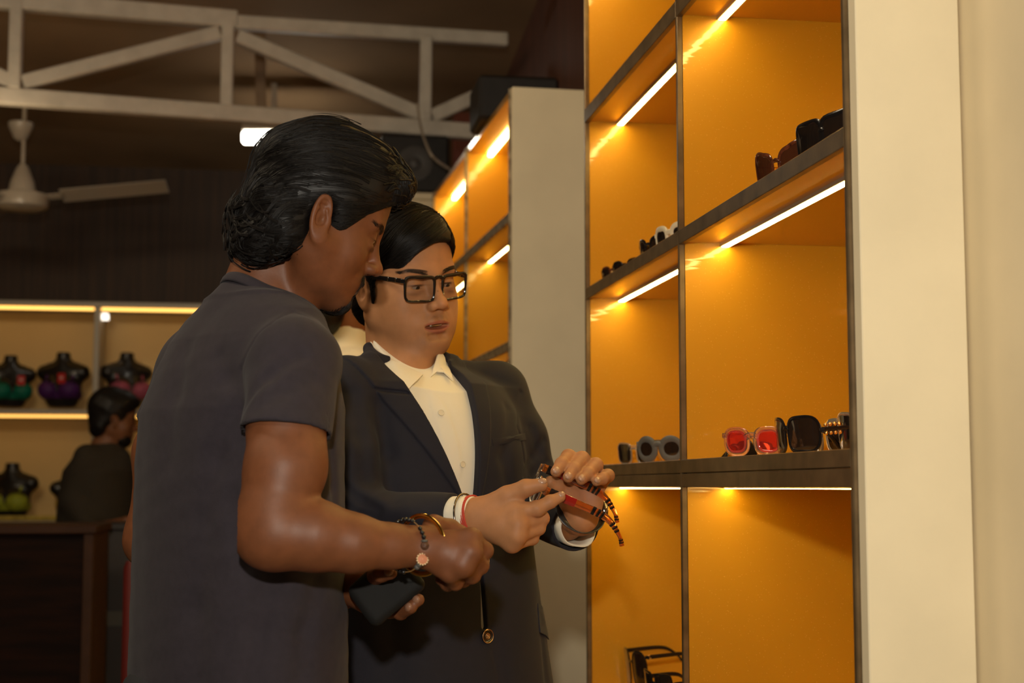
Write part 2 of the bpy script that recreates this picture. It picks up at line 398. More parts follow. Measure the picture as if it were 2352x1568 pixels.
# ------------------------------------------------------------------ head
EYE = (.0315, .0735, -.002)
def head_sdf(p, fat=0.0, gape=0.0, lidopen=.003, neck=None, big=0.0, look=0.0, lips=0.0):
    q = p.copy(); q[:, 0] = np.abs(p[:, 0])
    d = ell(q, (0, -.018, .034), (.0765, .1, .09))
    d = smin(d, ell(q, (0, .028, .045), (.064, .062, .066)), .03)
    d = smin(d, ell(q, (0, .028, -.03), (.066+.006*fat, .062, .085)), .03)
    d = smin(d, cap(q, (.050+.006*fat, -.005, -.055), (.017, .071, -.1), .02+.003*fat, .017), .03)
    d = smin(d, ell(q, (0, .04, -.068), (.05+.007*fat, .05, .045)), .02)
    d = smin(d, ell(q, (0, .077, -.102), (.02, .0165, .0155)), .022)
    d = smin(d, ell(q, (.044, .052, -.036), (.023, .024, .026+.004*fat)), .02)
    if fat: d = smin(d, ell(q, (0, .074, -.104), (.027, .0205, .0185)), .012); d = smin(d, ell(q, (0, .034, -.103), (.046*fat, .046, .026)), .03); d = smin(d, ell(q, (.034, .05, -.07), (.024, .026, .03)), .025)
    d = smin(d, cap(q, (.0, .0835, .017), (.043, .070, .021), .0105, .0105), .015)
    d = smax(d, -ell(q, (.0325, .0975, -.001), (.019, .0155, .0135)), .016)
    d = smax(d, -ell(q, (.0165, .1, -.004), (.008, .012, .012)), .01)
    d = smin(d, sph(q, EYE, .0136), .007)
    d = smin(d, ell(q, (.032, .077, -.013), (.016, .0085, .0045)), .008)
    # eyelid slit
    d = smax(d, -ell(q, (EYE[0], .0885, -.0052-look), (.0150, .0092, lidopen)), .0014)
    cr = cap(q, (EYE[0]-.013, .088, .0015), (EYE[0]+.012, .082, .0035), 0); d = d+.0007*np.exp(-(cr/.0022)**2)
    nl = cap(q, (.0175, .098, -.045), (.031, .083, -.072), 0); d = d+(.0007+.0010*fat)*np.exp(-(nl/.0042)**2)
    # nose
    d = smin(d, cap(q, (0, .083, .012), (0, .106, -.028), .0070, .0092), .013)
    d = smin(d, ell(q, (0, .1105, -.034), (.0105, .0105, .0095)), .008)
    d = smin(d, ell(q, (.0125, .1, -.0385), (.0072, .0112, .0078)), .007)
    d = smax(d, -ell(q, (.0067, .1055, -.0475), (.0038, .0058, .0042)), .004)
    # muzzle and lips
    d = smin(d, ell(q, (0, .08, -.066), (.032, .0165, .022)), .016)
    d = smax(d, -cap(q, (0, .1015, -.05), (0, .1, -.06), .0022), .005)
    d = smin(d, chain(q, [(0, .0945, -.0655), (.008, .0945, -.0645), (.0275, .082, -.07)], [.0056+lips, .0058+lips, .0028], .003), .004)
    d = smin(d, chain(q, [(0, .0925, -.0785-gape), (.009, .0915, -.0782-gape), (.0265, .082, -.0715)], [.0066+lips*1.6, .0062+lips*1.4, .0028], .003), .004)
    d = smax(d, -ell(q, (0, .097, -.0712-gape*.5), (.0235+lips*1.5, .016, .0008+gape*.75)), .0025)
    d = smax(d, -cap(q, (.0, .0985, -.0905), (.012, .094, -.0900), .0016, .0012), .016)
    # ear
    Re = rotm(9, 0, 0)@rotm(0, 0, 14); e = (q-np.array((.0795, -.010, -.011), f32))@Re.astype(f32)
    v = e[:, 1]/.0140; w = e[:, 2]/.0305; rr = np.sqrt(v*v+w*w)
    plate = np.maximum(np.abs(e[:, 0])-.0022, (rr-1)*.017)
    ring = np.sqrt(((rr-.93)*.019)**2+(e[:, 0]-.003)**2)-.0034
    ring = np.maximum(ring, -np.maximum(-(e[:, 1]-.004), -(.008-e[:, 2]))*0-1)
    ear = smin(plate, ring, .003)
    ear = smin(ear, ell(e, (.001, .005, -.0275), (.004, .0085, .009)), .005)
    inner = np.sqrt(((np.sqrt(((e[:, 1]+.001)/.0095)**2+((e[:, 2]+.002)/.018)**2)-1)*.011)**2+(e[:, 0]-.0035)**2)-.0026
    ear = smin(ear, inner, .003); ear = smax(ear, -ell(e, (.0050, .0030, -.005), (.0052, .0058, .0085)), .0025); ear = smax(ear, -ell(e, (.0050, -.001, .014), (.0030, .0065, .0045)), .002)
    ear = smin(ear, ell(e, (.002, .0135, -.006), (.0035, .0045, .006)), .004)
    d = smin(d, ear, .006)
    if neck is not None:
        for a, b, ra, rb in neck: d = smin(d, cap(p, a, b, ra, rb), .022)
    return d
def place_eye(mb, T, side, r=.0122, gaze=(0, 1, -.35)):
    c = np.array((EYE[0]*side, EYE[1], EYE[2])); mb.ball(xf(T, c[None])[0], r, 20)
# ------------------------------------------------------------------ hair strands that lie on an implicit surface
def strands(hf, roots, flow, steps, step, T, r0=.0006, taper=.25, lift=(0.0, .0015), wav=(0, 0), n=3, clump=0.35):
    """hf: sdf in local space; roots (N,3); flow(p)->direction. returns verts, faces"""
    p = roots.astype(f32); N = len(p); off = (lift[0]+(lift[1]-lift[0])*RNG.rand(N)).astype(f32)
    ph = RNG.rand(N)*6.28; jit = (RNG.randn(N, 3)*clump*.25).astype(f32); prev = None; path = []
    for s in range(steps):
        for _ in range(2): g = grad(hf, p); p = p-g*(hf(p)-off)[:, None]
        path.append(p.copy())
        d = flow(p, s/steps).astype(f32)+jit; 
        if wav[0]: 
            side = np.cross(g, d); d = d+side*(wav[0]*np.sin(s*step*wav[1]+ph*.25+p[:, 0]*60))[:, None]
        d = d-g*(d*g).sum(-1)[:, None]; d /= nrm(d)[:, None]+1e-6
        if prev is not None: d = prev*.45+d*.55; d /= nrm(d)[:, None]+1e-6
        prev = d; p = p+d*step
    A = np.stack(path, 1); t = np.gradient(A, axis=1); t /= nrm(t)[..., None]+1e-9
    u = np.cross(t, np.array([.31, .7, .64], f32)); u /= nrm(u)[..., None]+1e-9; w = np.cross(t, u)
    rad = r0*(1-(1-taper)*np.linspace(0, 1, steps)**1.5)*(.7+.6*RNG.rand(N))[:, None]
    a = np.arange(n)*2*math.pi/n
    V = A[:, :, None, :]+rad[:, :, None, None]*(np.cos(a)[None, None, :, None]*u[:, :, None, :]+np.sin(a)[None, None, :, None]*w[:, :, None, :])
    V = V.reshape(-1, 3); i = np.arange(N)[:, None, None]*steps*n; j = np.arange(steps-1)[None, :, None]*n; k = np.arange(n)[None, None, :]; k2 = (k+1) % n
    Fc = np.stack([i+j+k, i+j+k2, i+j+n+k2, i+j+n+k], -1).reshape(-1, 4)
    return xf(T, V), Fc
def strand_add(mb, v, f):
    base = mb.n; mb.v.append(v); mb.n += len(v); mb.f += [tuple(q) for q in (f+base).tolist()]; mb.mi += [0]*len(f)
def scatter(hf, lo, hi, n, keep):
    o = []; c = 0
    while c < n:
        p = (np.asarray(lo)+RNG.rand(n*4, 3)*(np.asarray(hi)-np.asarray(lo))).astype(f32)
        for _ in range(3): p = p-grad(hf, p)*hf(p)[:, None]
        p = p[keep(p)]; o.append(p); c += len(p)
    return np.concatenate(o)[:n]

def smoothband(v, w=.0015): return np.clip(.5-v/(2*w), 0, 1)
def locks(hf, roots, flow, steps, step, T, R=.003, kids=14, r0=.0004, lift=(0, .001), wav=(0, 0), clump=.2, tip=.25, spread=1.0):
    """clumped hair: guide paths that follow the surface, each carrying a bundle of fine strands"""
    p = roots.astype(f32); N = len(p); off = (lift[0]+(lift[1]-lift[0])*RNG.rand(N)).astype(f32)
    ph = RNG.rand(N)*6.28; jit = (RNG.randn(N, 3)*clump*.25).astype(f32); prev = None; path = []; G = []
    for s in range(steps):
        for _ in range(2): g = grad(hf, p); p = p-g*(hf(p)-off)[:, None]
        path.append(p.copy()); G.append(g)
        d = flow(p, s/steps).astype(f32)+jit
        if wav[0]: d = d+np.cross(g, d)*(wav[0]*np.sin(s*step*wav[1]+ph*.35+p[:, 0]*50+p[:, 2]*25))[:, None]
        d = d-g*(d*g).sum(-1)[:, None]; d /= nrm(d)[:, None]+1e-6
        if prev is not None: d = prev*.45+d*.55; d /= nrm(d)[:, None]+1e-6
        prev = d; p = p+d*step
    A = np.stack(path, 1); G = np.stack(G, 1); t = np.gradient(A, axis=1); t /= nrm(t)[..., None]+1e-9; S = np.cross(t, G); S /= nrm(S)[..., None]+1e-9
    a = RNG.rand(N, kids)*6.28; q = np.sqrt(RNG.rand(N, kids))*R*(.6+.8*RNG.rand(N))[:, None]; sh = np.linspace(0, 1, steps)
    env = (1-(1-tip)*sh**1.3)[None, None, :, None]
    C = A[:, None]+S[:, None]*(q*np.cos(a)*spread)[..., None, None]*env+G[:, None]*((q*np.sin(a)*.35)[..., None, None]*env)
    C = C.reshape(N*kids, steps, 3); t = np.gradient(C, axis=1); t /= nrm(t)[..., None]+1e-9
    u = np.cross(t, np.array([.31, .7, .64], f32)); u /= nrm(u)[..., None]+1e-9; w = np.cross(t, u); M_ = len(C); n = 3
    rad = r0*(1-.8*np.linspace(0, 1, steps)**2)*(.7+.6*RNG.rand(M_))[:, None]; an = np.arange(n)*2*math.pi/n
    V = C[:, :, None]+rad[:, :, None, None]*(np.cos(an)[None, None, :, None]*u[:, :, None]+np.sin(an)[None, None, :, None]*w[:, :, None]); V = V.reshape(-1, 3)
    i = np.arange(M_)[:, None, None]*steps*n; j = np.arange(steps-1)[None, :, None]*n; k = np.arange(n)[None, None, :]; k2 = (k+1) % n
    return xf(T, V), np.stack([i+j+k, i+j+k2, i+j+n+k2, i+j+n+k], -1).reshape(-1, 4)
# ------------------------------------------------------------------ person materials
skin_dark = mat('skin_deep_brown', (.2, .08, .035), .5, attr=True, noise=(60, .10), bump=(380, .12, .0008), sss=.08, spec=.45)
skin_mid = mat('skin_medium_brown', (.4, .2, .1), .52, attr=True, noise=(45, .08), bump=(420, .12, .0008), sss=.1, spec=.28)
hair_m = mat('black_hair', (.009, .007, .006), .46, spec=.35)
white_eye = mat('eye_white', (.30, .21, .15), .4, coat=.2)
iris_m = mat('iris_dark_brown', (.012, .006, .004), .2, coat=.3)
teeth_m = mat('teeth', (.7, .62, .48), .3)
R1 = np.array([[0.2341463150566323, 0.9188481340399252, 0.31763754456276383], [-0.9661331291780045, 0.25636264978551215, -0.029410346798493858], [-0.10845404487261595, -0.2999938305456265, 0.9477559927456382]]); t1 = np.array([0.06440582, 2.2269275, 1.63467134])
R2 = np.array([[-0.8687467181295938, 0.49138827407368874, -0.06177947749876248], [-0.4715745653255044, -0.8588566365870121, -0.19995676314292402], [-0.1513161229849625, -0.14457815150089318, 0.9778550961330424]]); t2 = CAM+(np.array([0.23100527, 2.68785845, 1.60441257])-CAM)*.987
R1 = R1@rotm(-5, 0, 0)@rotm(0, 0, -4); T1 = axes(R1, t1); T2 = axes(R2, t2)
def to_local(T, w): return (np.asarray(w, float)-T[:3, 3])@T[:3, :3]
def g3(p, c, r): return np.exp(-(((p-np.asarray(c, f32))/np.asarray(r, f32))**2).sum(-1))
def lerp(c, d, w): return c*(1-w[:, None])+np.asarray(d)[None]*w[:, None]
MOLES = [(.062, .045, .004), (.057, .058, -.018), (.050, .064, -.036), (.058, .050, -.052), (.004, .106, -.012)]
def face_tint(base, lip, beard, bcol=(.02, .013, .01), dark=(.13, .05, .02)):
    def t(p):
        q = p.copy(); q[:, 0] = np.abs(q[:, 0]); c = np.tile(np.asarray(base, float), (len(p), 1))
        tp_ = np.clip(1-(q[:, 0]/.028)**2, .08, 1); w = np.clip(1.5*np.exp(-((q[:, 1]-.1)/.02)**2-((q[:, 2]+.0668+q[:, 0]*.12)/(.0044*tp_))**4)+1.5*np.exp(-((q[:, 1]-.1)/.02)**2-((q[:, 2]+.0810-q[:, 0]*.22)/(.0062*tp_))**4), 0, 1)*(q[:, 0] < .027); c = lerp(c, lip, w*.75)
        w = np.clip(1.6*g3(q, (.0315, .09, -.0018), (.0135, .02, .0013)), 0, .92); c = lerp(c, (.012, .007, .005), w)
        w = np.clip(g3(q, (.0315, .09, -.014), (.02, .02, .008))*.5, 0, 1); c = lerp(c, dark, w)
        w = np.clip(g3(q, (.0800, -.0065, -.016), (.006, .0045, .0065))*.55, 0, 1); c = lerp(c, dark, w)  # shade of the ear hollow, put into the skin tint
        for m_ in MOLES: c = lerp(c, (.06, .025, .015), .8*g3(p, m_, (.0012,)*3))
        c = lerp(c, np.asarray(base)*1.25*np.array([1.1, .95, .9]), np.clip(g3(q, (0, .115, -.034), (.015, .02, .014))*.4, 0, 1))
        if beard:
            w = beard(q); c = lerp(c, bcol, np.clip(w, 0, 1))
        return c
    return t
# ================================================================== person in the T-shirt
B1 = (.180, .062, .024)
def beard1(q):
    m = g3(q, (0, .1, -.056), (.028, .03, .008))*1.3+g3(q, (.024, .09, -.072), (.007, .03, .014))*.5
    b = g3(q, (0, .085, -.108), (.026, .035, .019))*1.5+g3(q, (.035, .04, -.1), (.02, .03, .012))*.5
    return np.clip(m+b, 0, .93)
neck1 = [(to_local(T1, P(655, 640, 2.26)), to_local(T1, P(590, 760, 2.24)), .056, .062), (to_local(T1, P(600, 620, 2.24)), to_local(T1, P(560, 740, 2.25)), .045, .05),
         (to_local(T1, P(735, 560, 2.17)), to_local(T1, P(690, 700, 2.23)), .018, .016)]
head1 = lambda p: head_sdf(p, 0, 0, .0042, neck1, look=.0005)
def PP(pts): return [P(*q[:3]) for q in pts], [q[3] for q in pts]
def hit(f, px, py, Y0=1.6, Y1=3.2, off=0.0, n=260):
    """point where the line of sight meets an implicit surface"""
    Ys = np.linspace(Y0, Y1, n); a = np.array([P(px, py, y) for y in Ys]).astype(f32); v = f(a)-off
    i = np.argmax(v < 0)
    if v[i] >= 0: return a[np.argmin(v)].astype(float)
    if i == 0: return a[0].astype(float)
    t = v[i-1]/(v[i-1]-v[i]); return (a[i-1]+(a[i]-a[i-1])*t).astype(float)
def loft(p, keys, fw, ex=2.0):
    keys = np.asarray(keys, float); z = p[:, 2]; o = np.argsort(keys[:, 0]); k = keys[o]
    cx, cy, a, b = (np.interp(z, k[:, 0], k[:, i]).astype(f32) for i in (1, 2, 3, 4))
    dx = p[:, 0]-cx; dy = p[:, 1]-cy; v = dx*fw[0]+dy*fw[1]; u = dx*(-fw[1])+dy*fw[0]   # u>0: subject's left
    k0 = np.sqrt((u/a)**2+(v/b)**2)+1e-6; k1 = np.sqrt((u/a**2)**2+(v/b**2)**2)+1e-6
    d = k0*(k0-1)/k1
    return np.maximum(np.maximum(d, z-k[-1, 0]), k[0, 0]-z)
def px2x(px, Y, py=1118): return P(px, py, Y)[0]
def digits(p, chains, k=.003):
    d = None
    for c in chains:
        pts, rad = PP(c); e = chain(p, pts, rad, .003); d = e if d is None else smin(d, e, k)
    return d
def hand_sdf(p, wrist, mcps, fingers, thumb, palm_r=.0135, k=.013, web=.004):
    w = P(*wrist[:3]); d = None
    for m in mcps:
        e = cap(p, w, P(*m[:3]), palm_r*1.12, m[3]); d = e if d is None else smin(d, e, k)
    for i in range(len(mcps)-1): d = smin(d, cap(p, P(*mcps[i][:3]), P(*mcps[i+1][:3]), mcps[i][3]*.9, mcps[i+1][3]*.9), .006)
    c = (P(*mcps[0][:3])+P(*mcps[-1][:3])+w)/3; d = smin(d, sph(p, c, .021), .02)
    for m, fi in zip(mcps, fingers):
        pts, rad = PP([m]+list(fi)); pts = [pts[0]]+pts[1:]; d2 = chain(p, pts, rad, .003)
        for q, r in zip(pts[1:-1], rad[1:-1]): d2 = smin(d2, sph(p, q, r*1.03), .003)
        d = smin(d, d2, web)
    pts, rad = PP(thumb); d = smin(d, chain(p, pts, rad, .005), .012)
    return d
def nails(mb, tips):
    """(tip point, point before it, outward normal, radius): a thin curved plate on the back of each finger tip"""
    for a, b, n, r in tips:
        a = np.asarray(a); d = a-np.asarray(b); d /= np.linalg.norm(d); n = np.asarray(n, float); n = n-d*(n@d); n /= np.linalg.norm(n); s = np.cross(d, n)
        T = np.eye(4); T[:3, 0] = s; T[:3, 1] = d; T[:3, 2] = n; T[:3, 3] = a+n*r*.55+d*r*.15
        mb.ball((0, 0, 0), 1, 14, 0, T@np.diag([r*.74, r*.95, r*.52, 1]))
nail_m = mat('fingernail', (.42, .24, .15), .25, coat=.4)
nail_d = mat('fingernail_brown', (.30, .15, .09), .3, coat=.3)
# ---------------- body of the person in the T-shirt
D1 = np.array([.906, .423])
p1 = empty('person', (float(P(550, 1118, 2.25)[0]), 2.25, 0), 0, 'person in dark grey T-shirt with black wavy hair, leaning in and wearing a gold bangle', 'person')
armR, radR = PP([(686, 845, 2.07, .05), (657, 980, 2.008, .0492), (652, 1080, 1.985, .0500), (632, 1185, 1.975, .0470), (642, 1222, 1.97, .0465),
                 (725, 1230, 1.965, .0440), (810, 1247, 1.965, .0365), (900, 1254, 1.975, .0275), (958, 1254, 1.985, .0225)])
A_m = [(1082, 1238, 1.965, .0125), (1082, 1268, 1.955, .0128), (1066, 1298, 1.955, .0122), (1034, 1318, 1.962, .0115)]
A_f = [[(1112, 1264, 1.985, .0115), (1100, 1284, 2.01, .0098), (1082, 1280, 2.03, .0082)],
       [(1102, 1298, 1.985, .0115), (1084, 1312, 2.012, .0100), (1064, 1300, 2.03, .0085)],
       [(1084, 1320, 1.985, .0110), (1064, 1331, 2.012, .0095), (1044, 1318, 2.03, .0082)],
       [(1046, 1337, 1.985, .0100), (1028, 1341, 2.008, .0088), (1012, 1330, 2.02, .0075)]]
A_t = [(985, 1240, 2.0, .016), (996, 1206, 2.015, .0135), (1034, 1212, 2.03, .0115), (1066, 1226, 2.032, .0095)]
def arm1(p):
    d = chain(p, armR, radR, .012)
    d = smin(d, ell(p, P(694, 1056, 1.988), (.028, .036, .046)), .02)
    d = smin(d, sph(p, P(600, 1236, 1.975), .028), .03)
    h = hand_sdf(p, (958, 1254, 1.985), A_m, A_f, A_t, .0155, k=.008, web=.002)
    for m in A_m[:3]: h = smin(h, sph(p, P(m[0]-3, m[1], m[2]-.0005), .0120), .012)
    return smin(d, h, .02)
armL, radL = PP([(462, 870, 2.42, .045), (380, 1040, 2.46, .045), (352, 1240, 2.46, .040), (560, 1320, 2.33, .038), (760, 1345, 2.2, .03), (838, 1350, 2.14, .026)])
L_m = [(868, 1354, 2.125, .012), (862, 1372, 2.13, .012), (856, 1386, 2.135, .011)]
L_f = [[(905, 1382, 2.115, .0105), (938, 1390, 2.095, .0098), (961, 1377, 2.070, .0085)],
       [(890, 1396, 2.12, .0105), (920, 1406, 2.10, .0098), (944, 1395, 2.07, .0085)],
       [(880, 1398, 2.125, .0095), (895, 1404, 2.115, .0088), (908, 1400, 2.105, .0078)]]
L_t = [(836, 1346, 2.145, .014), (855, 1328, 2.09, .0120), (875, 1318, 2.05, .0105), (897, 1315, 2.036, .0092)]
def armleft1(p): return smin(chain(p, armL, radL, .03), hand_sdf(p, (838, 1350, 2.14), L_m, L_f, L_t, .014), .02)
tintb = lambda base: (lambda p: np.tile(np.asarray(base, float), (len(p), 1)))
def hand_tint(base, pts, dk, wd):
    def t(p):
        c = np.tile(np.asarray(base, float), (len(p), 1))
        for q in pts: c = lerp(c, dk, .45*g3(p, P(*q[:3]), (wd,)*3))
        return c
    return t
HI = .0016
sdf_object('body', [(head1, (-.11, -.20, -.26), (.11, .14, .14), HI, T1, face_tint(B1, (.15, .055, .04), beard1)),
                    (arm1, P(540, 1360, 1.9)-(0, .05, .02), P(1140, 760, 2.1)+(.02, .05, 0), .0022, None, hand_tint(B1, [m for m in A_m], (.10, .035, .016), .012)),
                    (armleft1, P(270, 1450, 2.4)-(.05, .5, 0), P(1000, 740, 2.5)+(.05, .08, 0), .003, None, tintb(B1))], skin_dark, p1, face_tint(B1, (0, 0, 0), None))
def eyes(T, parent, dy=.0063, dz=-.0022, dx=0.0):
    for s in (1, -1):
        em = MB(); place_eye(em, T, s); e = em.build('eye', white_eye, parent, smooth='all')
        im = MB(); im.ball(xf(T, np.array([[EYE[0]*s+dx, EYE[1]+dy, EYE[2]+dz]]))[0], .0066, 16); im.build('iris', iris_m, e, smooth='all')
eyes(T1, p1)
# ---------------- T-shirt
tee_m = mat('dark_grey_jersey', (.027, .0205, .0275), .9, sheen=.04, noise=(90, .10), bump=(700, .25, .0008))
K1 = []
for (y, L, Rr, a) in ((700, 500, 690, .12), (735, 425, 725, .16), (790, 382, 748, .18), (860, 350, 765, .195), (950, 318, 778, .21), (1060, 312, 778, .21), (1200, 311, 782, .21), (1400, 308, 790, .212), (1568, 306, 792, .212), (1640, 306, 792, .212)):
    z = 1.24+(1118-y)/1555; h = (Rr-L)/2/1555; b = math.sqrt(max(h*h-(.423*a)**2, .004))/.906
    K1.append((z, px2x((L+Rr)/2, 2.25), 2.25, a, b))
shR, shL = P(676, 832, 2.07), P(462, 850, 2.42)
nb1 = P(598, 730, 2.24)
slv_a, slv_b = P(680, 834, 2.062), P(652, 1030, 1.996)
def tee_out(p):
    d = loft(p, K1, D1)
    d = smin(d, cap(p, nb1, shR, .050, .056), .04); d = smin(d, cap(p, nb1, shL, .054, .060), .04)
    d = smin(d, cap(p, P(608, 655, 2.235), P(590, 760, 2.25), .054, .078), .022)
    s = cap(p, slv_a, slv_b, .060, .0608); s = np.maximum(s, plane(p, P(652, 990, 2.0), (-.12, -.22, -1)))
    s = smax(s, -np.maximum(cap(p, slv_a, slv_b, .052, .0548), -plane(p, P(655, 960, 2.0), (.0, -.22, -1))), .002)
    d = smin(d, s, .022)
    sl, _ = PP([(462, 850, 2.42, 0), (384, 1000, 2.455, 0)]); s2 = np.maximum(cap(p, sl[0], sl[1], .062, .056), plane(p, P(390, 990, 2.455), sl[1]-sl[0])); d = smin(d, s2, .03)
    if FOLDS1:
        for (A, Bq, r, dep) in FOLDS1: d = d+dep*np.exp(-cap(p, A, Bq, 0.0)**2/(2*r*r))
    d = d+.0022*wob(p*np.array([1, 1, .45], f32), 26, 3)+.0008*wob(p, 90, 5)
    return d
FOLDS1 = []
def lay(surf, lst, Y=(1.7, 2.9)):
    o = []
    for pts, r, dep in lst:
        q = [hit(surf, a[0], a[1], *Y) for a in pts]
        o += [(q[k], q[k+1], r, dep) for k in range(len(q)-1)]
    return o
FOLDS1 = lay(tee_out, [([(672, 716), (622, 742), (578, 790), (552, 850), (556, 905)], .0022, .0022),
    ([(672, 716), (735, 742)], .0018, .0014),
    ([(575, 905), (620, 860), (690, 815)], .007, .0045), ([(590, 935), (650, 900), (720, 870)], .009, .0030), ([(560, 930), (520, 870), (505, 820)], .010, .004),
    ([(545, 950), (500, 1050), (470, 1200)], .014, .0055), ([(550, 1010), (530, 1150), (560, 1300)], .010, .0045), ([(430, 790), (400, 900), (385, 1050)], .016, .005),
    ([(620, 1330), (590, 1450), (575, 1560)], .012, .005), ([(730, 1340), (700, 1450), (690, 1560)], .010, .005), ([(470, 1260), (450, 1400), (455, 1560)], .016, .005),
    ([(760, 1010), (768, 1120), (772, 1200)], .006, .004), ([(560, 992), (600, 968), (655, 962), (715, 974), (750, 992)], .0012, .0008)])
def cap2(p, a, b):
    """distance to the vertical curtain of sight through a fold line: folds press into the front only"""
    A = P(*a); Bq = P(*b); return cap(p, A, Bq, 0.0)*.55
ncut_a, ncut_b = P(628, 640, 2.245), P(575, 800, 2.245)
collar_ring = None
npl = [P(516, 652, 2.27), P(600, 645, 2.17), P(712, 757, 2.22)]
nn = np.cross(npl[1]-npl[0], npl[2]-npl[0]); nn = nn/np.linalg.norm(nn); nn = nn*np.sign(nn[2])
def tee(p): return smax(tee_out(p), plane(p, npl[0], nn), .004)
ts = sdf_object('t_shirt', [(tee, (-.30, 1.86, .92), (.2, 2.60, 1.60), .0029)], tee_m, p1)
# ribbed neckband along the edge of the neck opening
nc = P(606, 660, 2.24); nc = nc-nn*((nc-npl[0])@nn); e1 = np.cross(nn, [0, 1, 0]); e1 /= np.linalg.norm(e1); e2 = np.cross(nn, e1); cpts = []
for a in np.linspace(0, 2*math.pi, 60, endpoint=False):
    r = np.linspace(.03, .16, 131); q = (nc+(e1*math.cos(a)+e2*math.sin(a))[None]*r[:, None]).astype(f32); v = tee_out(q)
    k = np.argmax(v > 0); cpts.append(q[k]-nn*.007)
cpts = np.array(cpts); cpts = (cpts+np.roll(cpts, 1, 0)+np.roll(cpts, -1, 0))/3; cpts = np.concatenate([cpts, cpts[:1]])
band = MB(); band.tube(cpts, np.tile([.0032, .0085], (61, 1)), 8, cap=False, flat=nn); band.build('neckband', tee_m, ts, smooth='all')
# trousers and shoes below the frame
trs = mat('dark_trousers', (.02, .02, .024), .85); shoe_m = mat('black_shoe', (.015, .012, .01), .35, coat=.4)
def legs(cx, cy, fw, m, parent, zt=.98, w=.095, r0=.098):
    fw = np.array([fw[0], fw[1], 0.]); lf = np.array([-fw[1], fw[0], 0.]); c = np.array([cx, cy, 0.])
    def f(p):
        d = ell(p, c+[0, 0, zt-.06], (w+r0*.75, w+r0*.5, .13))
        for s in (1, -1):
            d = smin(d, chain(p, [c+lf*s*w*.8+[0, 0, zt-.12], c+lf*s*w+fw*.015+[0, 0, .5], c+lf*s*w*1.05+[0, 0, .07]], [r0, .075, .058], .03), .04)
        return np.maximum(d, p[:, 2]-zt)
    sdf_object('trousers', [(f, (cx-.3, cy-.3, 0), (cx+.3, cy+.3, zt+.02), .012)], m, parent)
    for s in (1, -1):
        b = c+lf*s*w*1.05
        g = lambda p: np.maximum(smin(cap(p, b-fw*.05+[0, 0, .045], b+fw*.15+[0, 0, .03], .046, .036), ell(p, b+[0, 0, .07], (.05, .05, .05)), .03), -p[:, 2]+.002)
        sdf_object('shoe', [(g, (b[0]-.26, b[1]-.26, -.01), (b[0]+.26, b[1]+.26, .16), .008)], shoe_m, parent)
legs(px2x(550, 2.25), 2.25, D1, trs, p1)
# ---------------- hair
def hairform1(p):
    q = p.copy(); q[:, 0] = np.abs(q[:, 0])
    d = ell(q, (0, -.018, .042), (.0875, .104, .1))
    d = smin(d, ell(q, (0, .03, .072), (.074, .078, .068)), .03)
    d = smin(d, ell(q, (0, .082, .086), (.055, .026, .030)), .02)
    d = smin(d, ell(q, (0, -.058, -.03), (.076, .044, .068)), .03); d = smin(d, ell(q, (0, -.088, -.018), (.055, .020, .030)), .02)
    d = smin(d, ell(q, (.02, -.068, -.076), (.05, .032, .034)), .02)
    d = smin(d, ell(q, (0, -.094, -.046), (.04, .020, .014)), .015)
    d = smin(d, ell(q, (.058, -.040, -.045), (.024, .028, .036)), .02)
    d = smin(d, ell(q, (.068, .022, .012), (.013, .018, .03)), .015)
    pr = np.stack([p[:, 0]*1.6, (p[:, 1]*.55-p[:, 2])*.75, (p[:, 1]+p[:, 2]*.5)*.18], -1); d = d+.0028*wob(p, 62, 9)+.0008*wob(pr, 330, 12)
    d = smax(d, -ell(q, (0, .12, -.052), (.108, .128, .125)), .006)
    return smax(d, -ell(q, (.089, -.008, -.014), (.026, .0180, .036)), .005)
def flow1(p, s):
    z = p[:, 2]; y = p[:, 1]; d = np.zeros_like(p); d[:, 1] = -1
    d[:, 2] = -.55-.5*np.clip(-z/.05, -1, 1)-.3*np.clip((.03-y)/.1, 0, 1)
    d[:, 0] = np.sign(p[:, 0])*.12
    fr = np.clip((y-.06)/.03, 0, 1); d[:, 1] = d[:, 1]*(1-fr)+.9*fr; d[:, 2] = d[:, 2]*(1-fr)-.8*fr; d[:, 0] += fr*.6*np.sin(p[:, 2]*140)
    nz = np.clip((-z-.045)/.03, 0, 1); d[:, 2] += nz*.5; return d
hb = MB(); v, fc = mesh_sdf(hairform1, (-.11, -.17, -.14), (.11, .14, .16), .0024)
hb.add(xf(T1, v), [tuple(int(i) for i in q) for q in fc])
side1 = lambda p: (p[:, 0] > -.04) & (head1(p) > -.001)
rt = scatter(hairform1, (-.11, -.16, -.13), (.11, .13, .15), 900, side1)
strand_add(hb, *locks(hairform1, rt, flow1, 15, .0072, T1, R=.0038, kids=12, r0=.00036, lift=(-.0008, .0004), wav=(.18, 55), clump=.12, tip=.4))
rt = scatter(hairform1, (-.10, -.16, -.13), (.11, -.02, .02), 260, side1)
strand_add(hb, *locks(hairform1, rt, flow1, 12, .0062, T1, R=.0032, kids=22, r0=.00028, lift=(.000, .0032), wav=(.45, 80), clump=.25, tip=.2))
def flick(p, s):
    d = flow1(p, s); d[:, 2] = -.5+1.3*s; d[:, 1] = -1; return d
rt = scatter(hairform1, (-.05, -.12, .04), (.08, .06, .16), 45, side1)
strand_add(hb, *locks(hairform1, rt, flow1, 12, .0070, T1, R=.0030, kids=6, r0=.00022, lift=(.0015, .0055), wav=(.25, 60), clump=.3, tip=.4))
rt = scatter(hairform1, (-.06, -.16, -.10), (.09, -.05, -.03), 60, side1)
